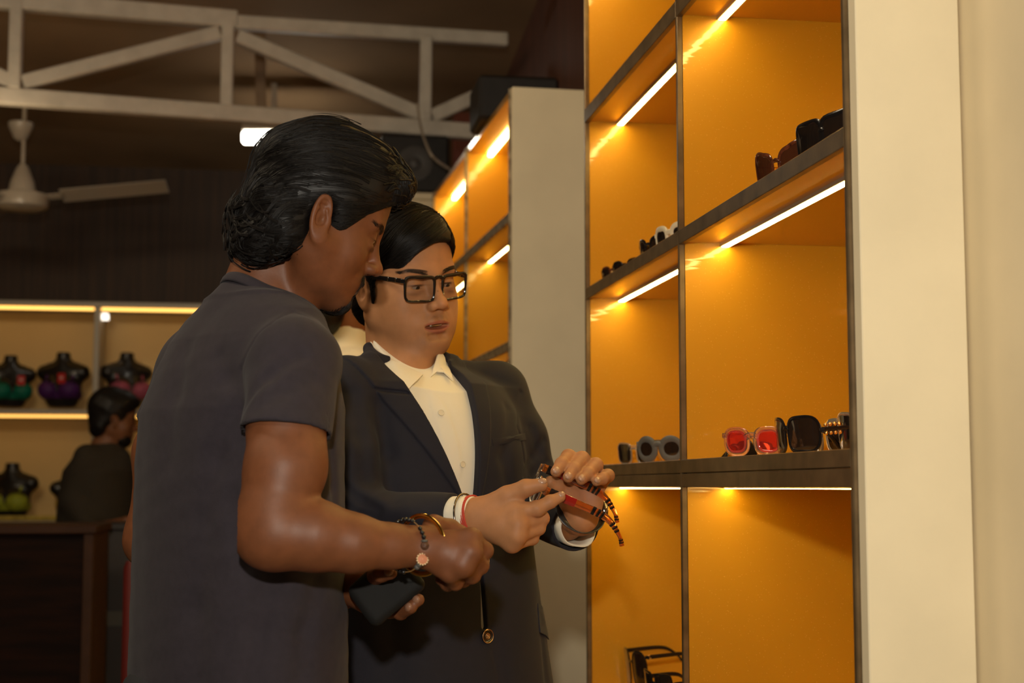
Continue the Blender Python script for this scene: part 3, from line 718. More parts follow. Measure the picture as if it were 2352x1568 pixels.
strand_add(hb, *locks(lambda p: hairform1(p)*1.0, rt, lambda p, s: np.stack([.2*np.sin(p[:, 0]*90), -1+0*p[:, 0], -.35+1.2*s+0*p[:, 0]], -1), 9, .0058, T1, R=.003, kids=16, r0=.0004, lift=(.003, .013), wav=(.35, 90), clump=.35, tip=.1))
rt = scatter(hairform1, (-.05, -.1, -.13), (.11, .0, -.055), 60, side1)
strand_add(hb, *locks(hairform1, rt, lambda p, s: np.stack([.3*np.sin(p[:, 1]*120), .3-1.0*s+0*p[:, 0], -1+.6*s+0*p[:, 0]], -1), 9, .005, T1, R=.0028, kids=14, r0=.00038, lift=(.001, .007), wav=(1.0, 140), clump=.7, tip=.1))
rt = scatter(hairform1, (-.06, .035, .05), (.08, .13, .16), 170, lambda p: (p[:, 1] > .045) & (head1(p) > .004))
strand_add(hb, *locks(hairform1, rt, lambda p, s: np.stack([.8*np.sin(p[:, 1]*160+p[:, 2]*120+s*5), .8+0*p[:, 0], .4-1.3*s+0*p[:, 0]], -1), 9, .0042, T1, R=.0022, kids=14, r0=.00038, lift=(.0, .005), wav=(.8, 130), clump=.6, tip=.1))
hb.build('hair', hair_m, p1, smooth='all')
bw = MB(); n_ = 300; u_ = RNG.rand(n_); base = np.c_[.012+.042*u_, .088-.014*u_-.004*u_*u_, .0175+.005*np.sin(u_*2.6)-.003*u_+(RNG.rand(n_)-.5)*.007*(1-.5*u_)].astype(f32)
strand_add(bw, *strands(head1, base, lambda p, q: np.stack([.9+0*p[:, 0], -.2+0*p[:, 0], .2-.5*q+0*p[:, 0]], -1), 6, .0021, T1, .00012, lift=(0, .0004)))
bw.build('eyebrow', hair_m, p1, smooth='all')
# beard and moustache stubble hairs
bb = MB(); rt = scatter(head1, (-.05, .05, -.135), (.06, .12, -.045), 1500, lambda p: beard1(np.abs(p)*[1, 1, -1] if False else np.c_[np.abs(p[:, 0]), p[:, 1], p[:, 2]]) > .35+.3*RNG.rand(len(p)))
strand_add(bb, *strands(head1, rt, lambda p, s: np.stack([.25*np.sign(p[:, 0]), .1+0*p[:, 0], -1+0*p[:, 0]], -1), 4, .0025, T1, .00035, lift=(.0004, .0016)))
bb.build('beard', hair_m, p1, smooth='all')
# ================================================================== person in the blazer
B2 = (.43, .198, .088)
def stub2(q):
    m = g3(q, (0, .1, -.057), (.026, .03, .007))*.36+g3(q, (0, .075, -.105), (.06, .06, .022))*.30+g3(q, (.055, .03, -.085), (.03, .05, .025))*.2
    return np.clip(m+g3(q, (.068, .022, -.012), (.01, .012, .026))*.5, 0, .6)
D2 = np.array([.36, -.93]); D2 /= np.linalg.norm(D2); D23 = np.array([D2[0], D2[1], 0.])
p2 = empty('person', (float(P(985, 1118, 2.62)[0]), 2.62, 0), 0, 'person in navy blazer, white shirt and black-framed glasses holding up sunglasses', 'person')
neck2 = [(to_local(T2, P(908, 740, 2.69)), to_local(T2, P(925, 880, 2.66)), .054, .060), (to_local(T2, P(935, 805, 2.635)), to_local(T2, P(948, 890, 2.61)), .036, .044)]
head2 = lambda p: head_sdf(p, 1, .0048, .0027, neck2, look=.0006, lips=.0013)
tint2 = face_tint(B2, (.33, .085, .055), stub2, bcol=(.05, .032, .022), dark=(.24, .11, .06))
# right hand (pinching the sunglasses), back of the hand to the viewer
Bm = [(1188, 1176, 2.292, .0125), (1192, 1204, 2.285, .0128), (1188, 1230, 2.285, .0122), (1178, 1248, 2.295, .0112)]
Bf = [[(1234, 1168, 2.285, .0118), (1264, 1152, 2.283, .0098), (1287, 1141, 2.283, .0080)],
      [(1244, 1190, 2.305, .0115), (1240, 1186, 2.335, .0100), (1222, 1168, 2.345, .0085)],
      [(1236, 1212, 2.305, .0110), (1230, 1206, 2.335, .0098), (1204, 1196, 2.345, .0085)],
      [(1222, 1236, 2.31, .0100), (1214, 1230, 2.337, .0088), (1192, 1218, 2.345, .0078)]]
Bt = [(1118, 1166, 2.32, .0185), (1165, 1140, 2.305, .0160), (1208, 1120, 2.29, .0128), (1243, 1113, 2.282, .0098)]
# left hand, palm to the viewer, fingers curled over the upper temple
Cm = [(1292, 1100, 2.427, .0115), (1320, 1090, 2.432, .0118), (1350, 1096, 2.427, .0115), (1378, 1112, 2.417, .0105)]
Cf = [[(1306, 1049, 2.392, .0118), (1290, 1066, 2.366, .0106), (1277, 1083, 2.354, .0088)],
      [(1337, 1054, 2.387, .0120), (1318, 1078, 2.360, .0106), (1305, 1096, 2.346, .0088)],
      [(1368, 1068, 2.387, .0116), (1350, 1088, 2.362, .0102), (1335, 1101, 2.349, .0086)],
      [(1396, 1092, 2.387, .0102), (1384, 1099, 2.366, .0090), (1370, 1105, 2.356, .0078)]]
Ct = [(1318, 1150, 2.417, .0165), (1300, 1130, 2.407, .0135), (1280, 1116, 2.397, .0118), (1264, 1106, 2.390, .0095)]
wB, wC = (1085, 1188, 2.335), (1333, 1188, 2.425)
fB, rB = PP([(820, 1195, 2.45, .040), (940, 1196, 2.40, .029), (1030, 1192, 2.355, .0235), (1092, 1188, 2.332, .0235)])
fC, rC = PP([(1238, 1168, 2.66, .036), (1300, 1196, 2.50, .028), (1333, 1190, 2.43, .025)])
def armB(p): 
    h = hand_sdf(p, wB, Bm, Bf, Bt, .0165, k=.016)
    for m in Bm: h = smin(h, sph(p, P(m[0]-4, m[1], m[2]-.0005), .0118), .012)
    return smin(chain(p, fB, rB, .02), h, .022)
def armC(p):
    h = hand_sdf(p, wC, Cm, Cf, Ct, .0150, k=.014)
    h = smin(h, ell(p, P(1306, 1148, 2.407), (.016, .012, .022)), .012)   # ball of the thumb
    h = smin(h, ell(p, P(1368, 1150, 2.41), (.012, .011, .024)), .012)
    return smin(chain(p, fC, rC, .02), h, .02)
body2 = sdf_object('body', [(head2, (-.115, -.16, -.20), (.115, .14, .14), HI, T2, tint2),
                    (armB, P(800, 1290, 2.3)-(.02, .12, .02), P(1310, 1060, 2.4)+(.02, .12, .03), .0018, None, hand_tint(B2, Bm, (.36, .15, .075), .009)),
                    (armC, P(1200, 1270, 2.25)-(0, .03, 0), P(1440, 1010, 2.66)+(0, .1, 0), .0017, None, hand_tint(np.array(B2)*.95, [(1335, 1140, 2.40)], (.40, .17, .11), .03))], skin_mid, p2, tint2)
for (chs, nrmv, lst) in ((Bf[:1]+[Bt[1:]], (.3, -.6, .7), 0), (Cf, (-.25, -1, .15), 0)):
    for c in chs:
        a, b, r = P(*c[-1][:3]), P(*c[-2][:3]), c[-1][3]; nb = MB(); nails(nb, [(a, b, nrmv, r)]); nb.build('fingernail', nail_m, p2, smooth='all')
for c in L_f[:2]+[L_t]:
    nb = MB(); nails(nb, [(P(*c[-1][:3]), P(*c[-2][:3]), (.1, -1, .3), c[-1][3])]); nb.build('fingernail', nail_d, p1, smooth='all')
eyes(T2, p2, .0060, -.0030, -.0014)
tm = MB(); tm.box((-.0125, -.004, -.0025), (.0125, .004, .0030), 0, T2@axes(rotm(-8, 0, 0), np.array([0, .0895, -.0708])), .002); tm.build('teeth', teeth_m, p2, smooth='all')
for s in (1, -1):
    bw = MB(); n = 480; u = RNG.rand(n); base = np.c_[s*(.012+.042*u), .088-.014*u-.004*u*u, .0195+.006*np.sin(u*2.6)-.003*u+(RNG.rand(n)-.5)*.006*(1-.6*u)].astype(f32)
    strand_add(bw, *strands(head2, base, lambda p, q: np.stack([s*(.9+0*p[:, 0]), -.2+0*p[:, 0], .22-.5*q+0*p[:, 0]], -1), 6, .0021, T2, .00010, lift=(.0000, .0003)))
    bw.build('eyebrow', hair_m, p2, smooth='all')
# hair, side parted
def hairform2(p):
    q = p.copy(); q[:, 0] = np.abs(q[:, 0])
    d = ell(q, (0, -.02, .040), (.0845, .107, .098))
    d = smin(d, ell(p, (.006, .038, .070), (.068, .064, .062)), .03)
    d = smin(d, ell(q, (0, -.07, -.03), (.066, .04, .06)), .02)
    d = smin(d, ell(q, (.072, .012, .0), (.0085, .013, .034)), .01)
    d = d+.0012*wob(p, 80, 4)
    d = smax(d, -ell(p, (-.020, .125, -.045), (.106, .126, .122)), .004)
    d = smax(d, -ell(q, (.074, .068, -.012), (.032, .048, .046)), .004)
    return smax(d, -ell(q, (.089, -.005, -.018), (.026, .021, .034)), .005)
def flow2(p, s):
    d = np.zeros_like(p); k = np.clip((p[:, 0]+.036)/.012, -1, 1); d[:, 0] = np.where(k > 0, 1.0, -.5); d[:, 1] = np.where(k > 0, -.45-.6*np.clip(-(p[:, 1]-.02)/.06, 0, 1), -1)
    d[:, 2] = -.5-.5*np.clip((.07-p[:, 2])/.06, 0, 1); f = np.clip((p[:, 1]-.055)/.02, 0, 1); d[:, 1] += f*.5; return d
hb = MB(); v, fc = mesh_sdf(hairform2, (-.11, -.15, -.12), (.11, .13, .16), .0024)
hb.add(xf(T2, v), [tuple(int(i) for i in q) for q in fc])
rt = scatter(hairform2, (-.1, -.14, -.1), (.1, .12, .15), 1500, lambda p: (p[:, 1] > -.08) & (head2(p) > -.001) & ((np.abs(p[:, 0]) < .062) | (p[:, 2] > -.005)))
strand_add(hb, *locks(hairform2, rt, flow2, 14, .0066, T2, R=.0034, kids=10, r0=.00036, lift=(-.0002, .0012), clump=.1, tip=.3))
rt = scatter(hairform2, (-.03, .03, .02), (.08, .12, .12), 60, lambda p: (head2(p) > .002) & (p[:, 1] > .03))
strand_add(hb, *locks(hairform2, rt, flow2, 10, .0055, T2, R=.002, kids=8, r0=.0003, lift=(.0, .002), clump=.2, tip=.1))
hb.build('hair', hair_m, p2, smooth='all')
# ---------------- shirt
shirt_m = mat('white_cotton_shirt', (.80, .73, .58), .75, sheen=.1, bump=(500, .1, .0004))
navy = mat('navy_suiting', (.0095, .0082, .0150), .82, sheen=.03, bump=(900, .25, .0006), noise=(60, .08))
lining = mat('dark_lining', (.01, .01, .014), .6)
K2 = []
for (y, L, Rr, a, b) in ((838, 880, 1020, .06, .05), (862, 820, 1075, .11, .085), (885, 770, 1130, .16, .11), (950, 735, 1170, .195, .125), (1040, 725, 1190, .20, .135), (1118, 722, 1200, .20, .142), (1300, 722, 1228, .205, .150), (1400, 720, 1246, .21, .150),
                         (1480, 718, 1262, .216, .150), (1568, 716, 1276, .222, .152), (1700, 712, 1290, .226, .155), (1760, 712, 1296, .23, .16)):
    K2.append((1.24+(1118-y)/1346, px2x((L+Rr)/2, 2.62), 2.62, a, b))
K2 = np.array(K2)
sL, sR = P(1140, 904, 2.69), P(795, 906, 2.53); nb2 = P(938, 878, 2.66)
def torso2(p, g=0.0):
    d = loft(p, K2, D2)
    d = smin(d, cap(p, nb2, sL, .050, .053), .045); d = smin(d, cap(p, nb2, sR, .050, .054), .045)
    d = smin(d, ell(p, P(985, 1050, 2.60), (.15, .115, .135)), .05)
    return d-g
def pl3(a, b, ext):
    """half space through the surface line a-b (pixel, pixel) and the direction ext"""
    A, Bq = P(*a), P(*b); n = np.cross(Bq-A, ext); n /= np.linalg.norm(n); return A, n
Lp = pl3((852, 800, 2.56), (1072, 1150, 2.475), D23); Rp = pl3((1026, 806, 2.61), (1099, 1150, 2.485), D23)
if (P(990, 960, 2.47)-Lp[0])@Lp[1] > 0: Lp = (Lp[0], -Lp[1])
if (P(990, 960, 2.47)-Rp[0])@Rp[1] > 0: Rp = (Rp[0], -Rp[1])
def opening(p):   # negative inside the V of the blazer front
    d = np.maximum(plane(p, *Lp), plane(p, *Rp))
    front = -((p-np.array([px2x(975, 2.62), 2.62, 1.3], f32))@D23.astype(f32))+.02
    A_ = P(1123, 1300, 2.47); pj = p-((p-A_.astype(f32))@D23.astype(f32))[:, None]*D23.astype(f32)[None]; B_ = P(1130, 1442, 2.47); B_ = B_-((B_-A_)@D23)*D23
    low = cap(pj, A_, B_, .0022, .0050)      # gap below the closed front
    return np.maximum(np.minimum(d, low), front)
def shirt2(p):
    d = torso2(p, -.0125)+.0012*wob(p*np.array([1, 1, .4], f32), 42, 8)
    A, Bq = P(960, 880, 2.47), P(1105, 1200, 2.47)                       # placket ridge
    d = d-.0016*np.clip(1-np.abs(np.minimum(cap(p, P(992, 872, 2.5), P(1078, 1150, 2.47), 0), 1)/.017)**6, 0, 1)
    c = cap(p, P(932, 790, 2.66), P(942, 900, 2.63), .060, .069); d = smin(d, c, .015); d = np.maximum(d, plane(p, P(988, 864, 2.56), (D2[0]*.62, D2[1]*.62, 1)))
    return np.maximum(d, -p[:, 2]+.86)
sh = sdf_object('shirt', [(shirt2, (-.02, 2.3, .84), (.56, 2.85, 1.52), .0026)], shirt_m, p2)
def sheet(name, poly, m, parent, surf, off, thick=.0022, Y=(1.9, 3.0), bendc=0.0):
    """a thin cloth leaf whose outline follows the surface below it"""
    pts = [hit(surf, q[0], q[1], *Y) for q in poly]; offs = [(q[2] if len(q) > 2 else off) for q in poly]
    me = []; n = 9
    o = []
    for q, of in zip(pts, offs):
        g = grad(surf, q[None].astype(f32), .004)[0]; o.append((q+g*of, g))
    c = sum(a for a, _ in o)/len(o); gc = sum(g for _, g in o)/len(o)
    ring = []
    k = len(o)
    for t in (1.0, .66, .33):
        for i in range(k):
            for s_ in (0, .5):
                a = o[i][0]*(1-s_)+o[(i+1) % k][0]*s_; q = c+(a-c)*t
                q = q.astype(f32); d = surf(q[None])[0]; g = grad(surf, q[None], .004)[0]
                of = (offs[i]*(1-s_)+offs[(i+1) % k]*s_)*t+off*(1-t); ring.append((q+g*(of-d), g))
    d = surf(c[None].astype(f32))[0]; g = grad(surf, c[None].astype(f32), .004)[0]; ring.append((c+g*(off-d), g))
    N = 2*k; V = [a for a, _ in ring]+[a-b*thick for a, b in ring]; M_ = len(ring); Fq = []
    for lay in (0, M_):
        for r in range(2):
            for i in range(N):
                q = (lay+r*N+i, lay+r*N+(i+1) % N, lay+(r+1)*N+(i+1) % N, lay+(r+1)*N+i); Fq.append(q if lay else q[::-1])
        for i in range(N):
            q = (lay+2*N+i, lay+2*N+(i+1) % N, lay+M_-1); Fq.append(q if lay else q[::-1])
    for i in range(N): Fq.append((i, (i+1) % N, M_+(i+1) % N, M_+i))
    mb = MB(); mb.add(np.array(V), Fq); ob = mb.build(name, m, parent, smooth=True); return ob
nk = lambda p: np.minimum(shirt2(p), cap(p, P(932, 785, 2.66), P(942, 900, 2.63), .062, .071))
sheet('collar', [(844, 778, .001), (852, 800, .002), (872, 824, .003), (902, 864, .005), (934, 903, .009), (955, 882, .007), (971, 862, .003), (920, 838, .003), (872, 808, .002)], shirt_m, sh, nk, .006)
sheet('collar', [(1011, 804, .001), (1003, 818, .002), (995, 844, .002), (989, 867, .002), (1002, 858, .005), (1018, 862, .007), (1038, 884, .009), (1031, 850, .005), (1020, 822, .002)], shirt_m, sh, nk, .005)
button_m = mat('pearl_button', (.75, .66, .48), .25, coat=.5); bbut = mat('dark_blazer_button', (.01, .008, .008), .2, coat=.8); bring = mat('gold_button_motif', (.75, .5, .25), .3, metal=1)
def on(surf, px, py, off=0.0, Y=(1.9, 3.0)):
    q = hit(surf, px, py, *Y); g = grad(surf, q[None].astype(f32), .006)[0]; T = np.eye(4)
    x = np.cross([0, 0, 1.0], g); x /= np.linalg.norm(x); T[:3, 0] = x; T[:3, 1] = np.cross(g, x); T[:3, 2] = g; T[:3, 3] = q+g*off; return T
for px, py in ((1013, 948), (1062, 1066)):
    T = on(shirt2, px, py, .0002); mb = MB(); mb.lathe([(0, 0), (.0052, 0), (.0056, .001), (.0054, .002), (.0044, .0022), (.004, .0016), (0, .0016)], T=T, n=20)
    ob = mb.build('button', button_m, sh, smooth=True)
# ---------------- blazer
eL, eR = P(1226, 1160, 2.67), P(812, 1192, 2.46)
cuffB = P(1056, 1190, 2.345); cuffC = P(1322, 1208, 2.465)
def sleeves(p, g=0.0):
    d = chain(p, [sL, P(1182, 1010, 2.68), eL], [.056+g, .056+g, .053+g], .02)
    f = cap(p, eL, cuffC, .052+g, .0415+g); f = np.maximum(f, plane(p, cuffC, cuffC-eL)); d = smin(d, f, .02)
    d2 = chain(p, [sR, P(795, 1050, 2.48), eR], [.058+g, .055+g, .052+g], .02)
    f2 = cap(p, eR, cuffB, .050+g, .0385+g); f2 = np.maximum(f2, plane(p, cuffB-(cuffB-eR)*.05, cuffB-eR)); d2 = smin(d2, f2, .02)
    return np.minimum(d, d2)
lapL = pl3((818, 870, 2.52), (1068, 1158, 2.475), D23); lapN1 = pl3((822, 893, 2.5), (868, 897, 2.5), D23)
lapR = pl3((1085, 820, 2.62), (1112, 1150, 2.485), D23)
def blazer_outer(p):
    d = torso2(p); s = sleeves(p)
    s = s+.0035*np.sin((p[:, 2]*1.0+p[:, 0]*.5)*95)*np.exp(-((p[:, 2]-1.19)/.05)**2)*np.exp(-((p[:, 0]-float(eR[0])-.03)/.09)**2)
    d = smin(d, s, .018)
    # collar roll round the neck
    col = chain(p, [P(872, 868, 2.53), P(856, 832, 2.555), P(848, 800, 2.62), P(880, 785, 2.71), P(960, 795, 2.74), P(1008, 812, 2.70), P(1026, 834, 2.64)], [.010, .010, .009, .009, .009, .009, .009], .01)
    d = smin(d, col, .02)
    # long soft folds from the closed button and under the arms
    for (A, Bq, r, dep) in FOLDS2: d = d+dep*np.exp(-cap(p, A, Bq, 0.0)**2/(2*r*r))
    return d+.0016*wob(p*np.array([1, 1, .5], f32), 30, 21)
FOLDS2 = []
FOLDS2 = lay(blazer_outer, [([(868, 930), (890, 1040), (905, 1150)], .011, .006), ([(1196, 900), (1190, 980), (1205, 1060)], .0030, .0030), ([(1170, 940), (1160, 1050), (1172, 1150)], .011, .005),
    ([(1118, 1275), (1160, 1225), (1200, 1190)], .012, .003), ([(1240, 1400), (1256, 1560)], .008, .004), ([(812, 905), (830, 1000), (838, 1100)], .010, .005),
    ([(1222, 985), (1240, 1040), (1236, 1085)], .007, .0045), ([(1250, 1010), (1225, 1050), (1205, 1090)], .005, .0045), ([(1258, 1060), (1228, 1095)], .005, .004),
    ([(785, 1115), (830, 1150), (868, 1172)], .006, .005), ([(778, 1150), (820, 1180), (862, 1190)], .005, .005), ([(1140, 1480), (1155, 1560)], .012, .004),
    ([(1131, 1442), (1136, 1500), (1150, 1568)], .0022, .0030), ([(1124, 1240), (1123, 1300)], .0020, .0025), ([(880, 1300), (900, 1400), (905, 1560)], .016, .004)], (2.0, 3.0))
def blazer(p):
    d = blazer_outer(p); op = opening(p)
    frontm = ((p-np.array([px2x(975, 2.62), 2.62, 1.3], f32))@D23.astype(f32)) > .0
    inL = (op > -.001) & frontm & (p[:, 2] > 1.215) & (plane(p, *Lp) > -.001)
    # raised lapels
    d = d-.0042*inL*smoothband(plane(p, *lapL)*LS)*(1-smoothband(np.abs(plane(p, *lapN1))-.003)*(plane(p, *lapL)*LS > -.042))
    inR = frontm & (p[:, 2] > 1.215) & (plane(p, *Rp) > -.001); d = d-.0042*inR*smoothband(plane(p, *lapR)*RS)
    d = smax(d, -op, .003)
    n = cap(p, P(930, 690, 2.66), P(942, 870, 2.63), .066, .069); d = smax(d, -n, .006)
    for c, e, r in ((cuffC, eL, .037),):
        ax = (c-e)/np.linalg.norm(c-e); d = smax(d, -np.maximum(cap(p, c-ax*.05, c+ax*.05, r), -plane(p, c-ax*.04, ax)), .002)
    return np.maximum(d, -p[:, 2]+.80)
def side(plv, q): return -1.0 if (P(*q)-plv[0])@plv[1] > 0 else 1.0
LS = side(lapL, (900, 920, 2.47)); RS = side(lapR, (1060, 900, 2.5)); NS = side(lapN1, (840, 860, 2.5))
def notch(p):
    c = P(842, 905, 2.5); return (nrm((p-c.astype(f32))[:, [0, 2]]) < .0) | ((np.abs(plane(p, *lapN1)) < .0025) & (plane(p, *lapL)*LS > -.045))
bz = sdf_object('blazer', [(blazer, (-.08, 2.26, .78), (.56, 2.86, 1.53), .0021)], navy, p2)
for px, py in ((1108, 1287), (1117, 1460)):
    T = on(blazer_outer, px, py, .001)
    mb = MB(); mb.lathe([(0, 0), (.0105, 0), (.0115, .0012), (.0115, .003), (.0095, .0038), (.008, .0028), (0, .0028)], T=T, n=28)
    ob = mb.build('button', bbut, bz, smooth=True)
    mb = MB(); 
    a = np.linspace(0, 2*math.pi, 25); mb.tube(xf(T, np.c_[.0108*np.cos(a), .0108*np.sin(a), np.full(25, .0038)]), .0006, 6, cap=False)
    for k in range(4):
        cx, cy = .0020*math.cos(k*1.57+.78), .0020*math.sin(k*1.57+.78); mb.ball(xf(T, np.array([[cx, cy, .0034]]))[0], .0013, 8)
    mb.tube(xf(T, np.c_[.0042*np.cos(a), .0042*np.sin(a), np.full(25, .0033)]), .0005, 6, cap=False)
    mb.build('gold_motif', bring, bz, smooth=True)
# welt of the breast pocket and the pocket flap
sheet('breast_pocket', [(1130, 1008, .0006), (1165, 1002, .001), (1205, 994, .0006), (1208, 1010, .0006), (1168, 1018, .001), (1133, 1024, .0006)], navy, bz, blazer_outer, .0022)
sheet('pocket_flap', [(1235, 1385, .001), (1262, 1392, .002), (1274, 1466, .004), (1238, 1452, .003)], navy, bz, blazer_outer, .003)
# shirt cuffs
for c, e, r0, r1, L0 in ((cuffC, eL, .0345, .034, .034), (P(1072, 1189, 2.339), eR, .0338, .0325, .036)):
    ax = (c-e)/np.linalg.norm(c-e); u = np.cross(ax, [0, 0, 1.0]); u /= np.linalg.norm(u); w = np.cross(u, ax); T = np.eye(4); T[:3, 0] = u; T[:3, 1] = w; T[:3, 2] = ax; T[:3, 3] = c
    mb = MB(); n = 36; a = np.arange(n)*2*math.pi/n; prof = [(r0*.98, -.05), (r0, 0), (r1, L0*.35), (r1-.0022, L0*.36), (r1-.003, 0), (r0-.003, -.05)]
    if e is eL: prof = [(r0*.98, -.05), (r0, -.005), (r1-.002, .017), (r1-.0042, .0175), (r1-.005, 0), (r0-.003, -.05)]
    V = []
    for k, (r, z) in enumerate(prof):
        rr = r*(1+.05*np.sin(a*3+1+z*40)+.03*np.sin(a*5)) if e is eL else r*(1+.015*np.sin(a*2)); V.append(np.c_[rr*np.cos(a), rr*np.sin(a), np.full(n, z)])
    V = xf(T, np.concatenate(V)); Fq = [(i*n+j, i*n+(j+1) % n, (i+1)*n+(j+1) % n, (i+1)*n+j) for i in range(len(prof)-1) for j in range(n)]
    mb.add(V, Fq); mb.build('cuff', shirt_m, sh, smooth='all')
legs(float(px2x(990, 2.62)), 2.62, D2, trs, p2)
# ================================================================== glasses
blk = mat('black_acetate', (.008, .007, .007), .22, coat=.35)
def lensmat(name, col, al, rough=.03):
    m = mat(name, col, rough, coat=.6, alpha=al, spec=.7); return m
clear_lens = lensmat('clear_lens', (.02, .018, .015), .07)
def outline(shape, w, h, n=40):
    """lens outline in the x-z plane, centred; x>0 is the temple side"""
    a = np.arange(n)*2*math.pi/n; c, s = np.cos(a), np.sin(a)
    e = {'rect': 5.5, 'round': 2.0, 'soft': 2.7, 'square': 3.4, 'cat': 2.5, 'shield': 3.2, 'oval': 2.1}[shape]
    r = (np.abs(c)**e+np.abs(s)**e)**(-1/e); x = r*c*w/2; z = r*s*h/2
    if shape == 'cat': z = z+np.clip(x/w+.1, 0, 1)*h*.34*(z > -h*.1); x = x*(1+.12*(z/h))
    if shape in ('rect', 'square'): x = x*(1+.07*(z/h))-0; z = z+x*.03
    if shape == 'soft': x = x*(1+.05*z/h)
    return x, z
def make_glasses(name, T, label, cat, shape='rect', lw=.052, lh=.036, gap=.018, rim=.0026, depth=.0032, fm=None, lm=None, tm=None, tlen=.14, th=(.010, .006), tt=.0026,
                 curve=2.2, fold=False, drop=.042, splay=.97, flare=1.0, group=None, studs=None, bars=None, tmc=None, brow=0.0, tz=.25, bz=.16, bt=0.0):
    """frame in the x-z plane at y=0 looking towards +y; temples run to -y"""
    root = bpy.data.objects.new(name, None); root.empty_display_size = .03; COL.objects.link(root)
    root.matrix_world = Matrix([list(map(float, r)) for r in np.asarray(T)]); tag(root, label, cat, group)
    cx = lw/2+gap/2; yc = lambda x: -curve*x*x
    fr = MB()
    for s in (1, -1):
        x, z = outline(shape, lw+rim*2, lh+rim*2); xx = np.append(x, x[0]); zz = np.append(z, z[0]); X = s*(cx+xx)
        pts = np.c_[X, yc(X), zz]; sec = np.tile([depth/2, rim], (len(pts), 1))
        if brow: sec[:, 1] += brow*np.clip(zz/(lh/2), 0, 1)
        # swept ring with a rectangular-ish section
        n = 8; a = (np.arange(n)+.5)*2*math.pi/n; V = []; K = len(pts)-1
        cen = np.array([s*cx, yc(s*cx), 0])
        for i in range(K):
            o = pts[i]-cen; o[1] = 0; o /= np.linalg.norm(o)
            V.append(pts[i]-o*sec[i, 1]+np.cos(a)[:, None]*o*sec[i, 1]*1.08+np.sin(a)[:, None]*np.array([0, 1.0, 0])*sec[i, 0]*1.08)
        fr.add(np.concatenate(V), [(i*n+j, i*n+(j+1) % n, ((i+1) % K)*n+(j+1) % n, ((i+1) % K)*n+j) for i in range(K) for j in range(n)])
    bz = lh*bz; g2 = gap/2+rim*.5
    bx = np.linspace(-g2, g2, 7); fr.tube(np.c_[bx, yc(bx)+.0006, bz+.004*(1-(bx/g2)**2)], np.tile([depth/2, max(rim, .0018)+bt], (7, 1)), 8, flat=(0, 0, 1))
    hx = cx+lw/2+rim; hz = lh*tz
    for s in (1, -1): fr.bar((s*(hx-.003), yc(hx)+.001, hz), (s*(hx+.003), yc(hx)-.006, hz), depth*1.2, th[0]*.8, bev=.0008)
    f = fr.build('frame', fm, root, smooth=True, local=True)
    for s in (1, -1):
        x, z = outline(shape, lw, lh); X = s*(cx+x*.98); n = len(x); V = []
        for t, dy in ((1, .0006), (.6, .0006), (.25, .0006), (1, -.0006), (.6, -.0006), (.25, -.0006)):
            q = s*(cx+x*.98*t); V.append(np.c_[q, yc(q)+dy+.0012*(1-t*t), z*.98*t])
        V = np.concatenate(V); Fq = []
        for L_ in (0, 3):
            for r in range(2):
                for i in range(n):
                    q = ((L_+r)*n+i, (L_+r)*n+(i+1) % n, (L_+r+1)*n+(i+1) % n, (L_+r+1)*n+i); Fq.append(q if (L_ > 0) == (s > 0) else q[::-1])
            q = tuple((L_+2)*n+i for i in range(n)); Fq.append(q if (L_ > 0) == (s > 0) else q[::-1])
        lb = MB(); lb.add(V, Fq); lb.build('lens', lm, root, smooth=True, local=True)
    for s in (1, -1):
        y0 = yc(hx)-.004
        if fold: pts = [(s*hx, y0, hz), (s*hx*.5, y0-.006-.003*(s > 0), hz), (-s*hx*.3, y0-.010-.004*(s > 0), hz-.002), (-s*hx*.85, y0-.012-.004*(s > 0), hz-.014), (-s*hx*1.05, y0-.012, hz-.026)]
        else: pts = [(s*hx, y0, hz), (s*hx*((1+splay)/2 if splay > 1 else 1), y0-tlen*.35, hz-.001), (s*hx*splay, y0-tlen*.62, hz-.003), (s*hx*splay*.985, y0-tlen*.78, hz-.010), (s*hx*splay*.96, y0-tlen*.93, hz-drop*.66), (s*hx*splay*.94, y0-tlen*1.0, hz-drop)]
        pts = spline(pts, 7); k = len(pts); u = np.linspace(0, 1, k)
        sec = np.c_[np.interp(u, [0, .5, .8, 1], [th[0]/2, th[0]*.42, th[1]/2*.8, th[1]/2]), np.full(k, tt/2)][:, ::-1]
        tb = MB(); mm = tm or fm
        if bars is None: tb.tube(pts, sec, 10, flat=(0, 0, 1)); tb.build('temple', mm, root, smooth=True, local=True)
        else:
            tb.tube(pts, sec, 10, flat=(0, 0, 1)); to = tb.build('temple', mm, root, smooth=True, local=True)
            for (a0, a1, bm) in bars:
                i0, i1 = np.interp([a0, a1], u, np.arange(k)); ii = np.linspace(i0, i1, 5); q = np.stack([np.interp(ii, np.arange(k), pts[:, c]) for c in range(3)], 1)
                sc = np.stack([np.interp(ii, np.arange(k), sec[:, c]) for c in range(2)], 1)*1.05+.00025
                b2 = MB(); b2.tube(q, sc, 10, flat=(0, 0, 1)); b2.build('temple_band', bm, to, smooth=True, local=True)
        if studs:
            sb = MB()
            for (u0, dz) in studs[1]:
                i0 = u0*(k-1); q = [np.interp(i0, np.arange(k), pts[:, c]) for c in range(3)]
                sb.ball((q[0]+s*tt*.5, q[1], q[2]+dz), studs[2], 8)
            sb.build('temple_ornament', studs[0], root, smooth=True, local=True)
    return root
def frameT(origin, forward, upv):
    y = np.asarray(forward, float); y /= np.linalg.norm(y); z = np.asarray(upv, float); z = z-y*(z@y); z /= np.linalg.norm(z); x = np.cross(y, z)
    T = np.eye(4); T[:3, 0] = x; T[:3, 1] = y; T[:3, 2] = z; T[:3, 3] = origin; return T
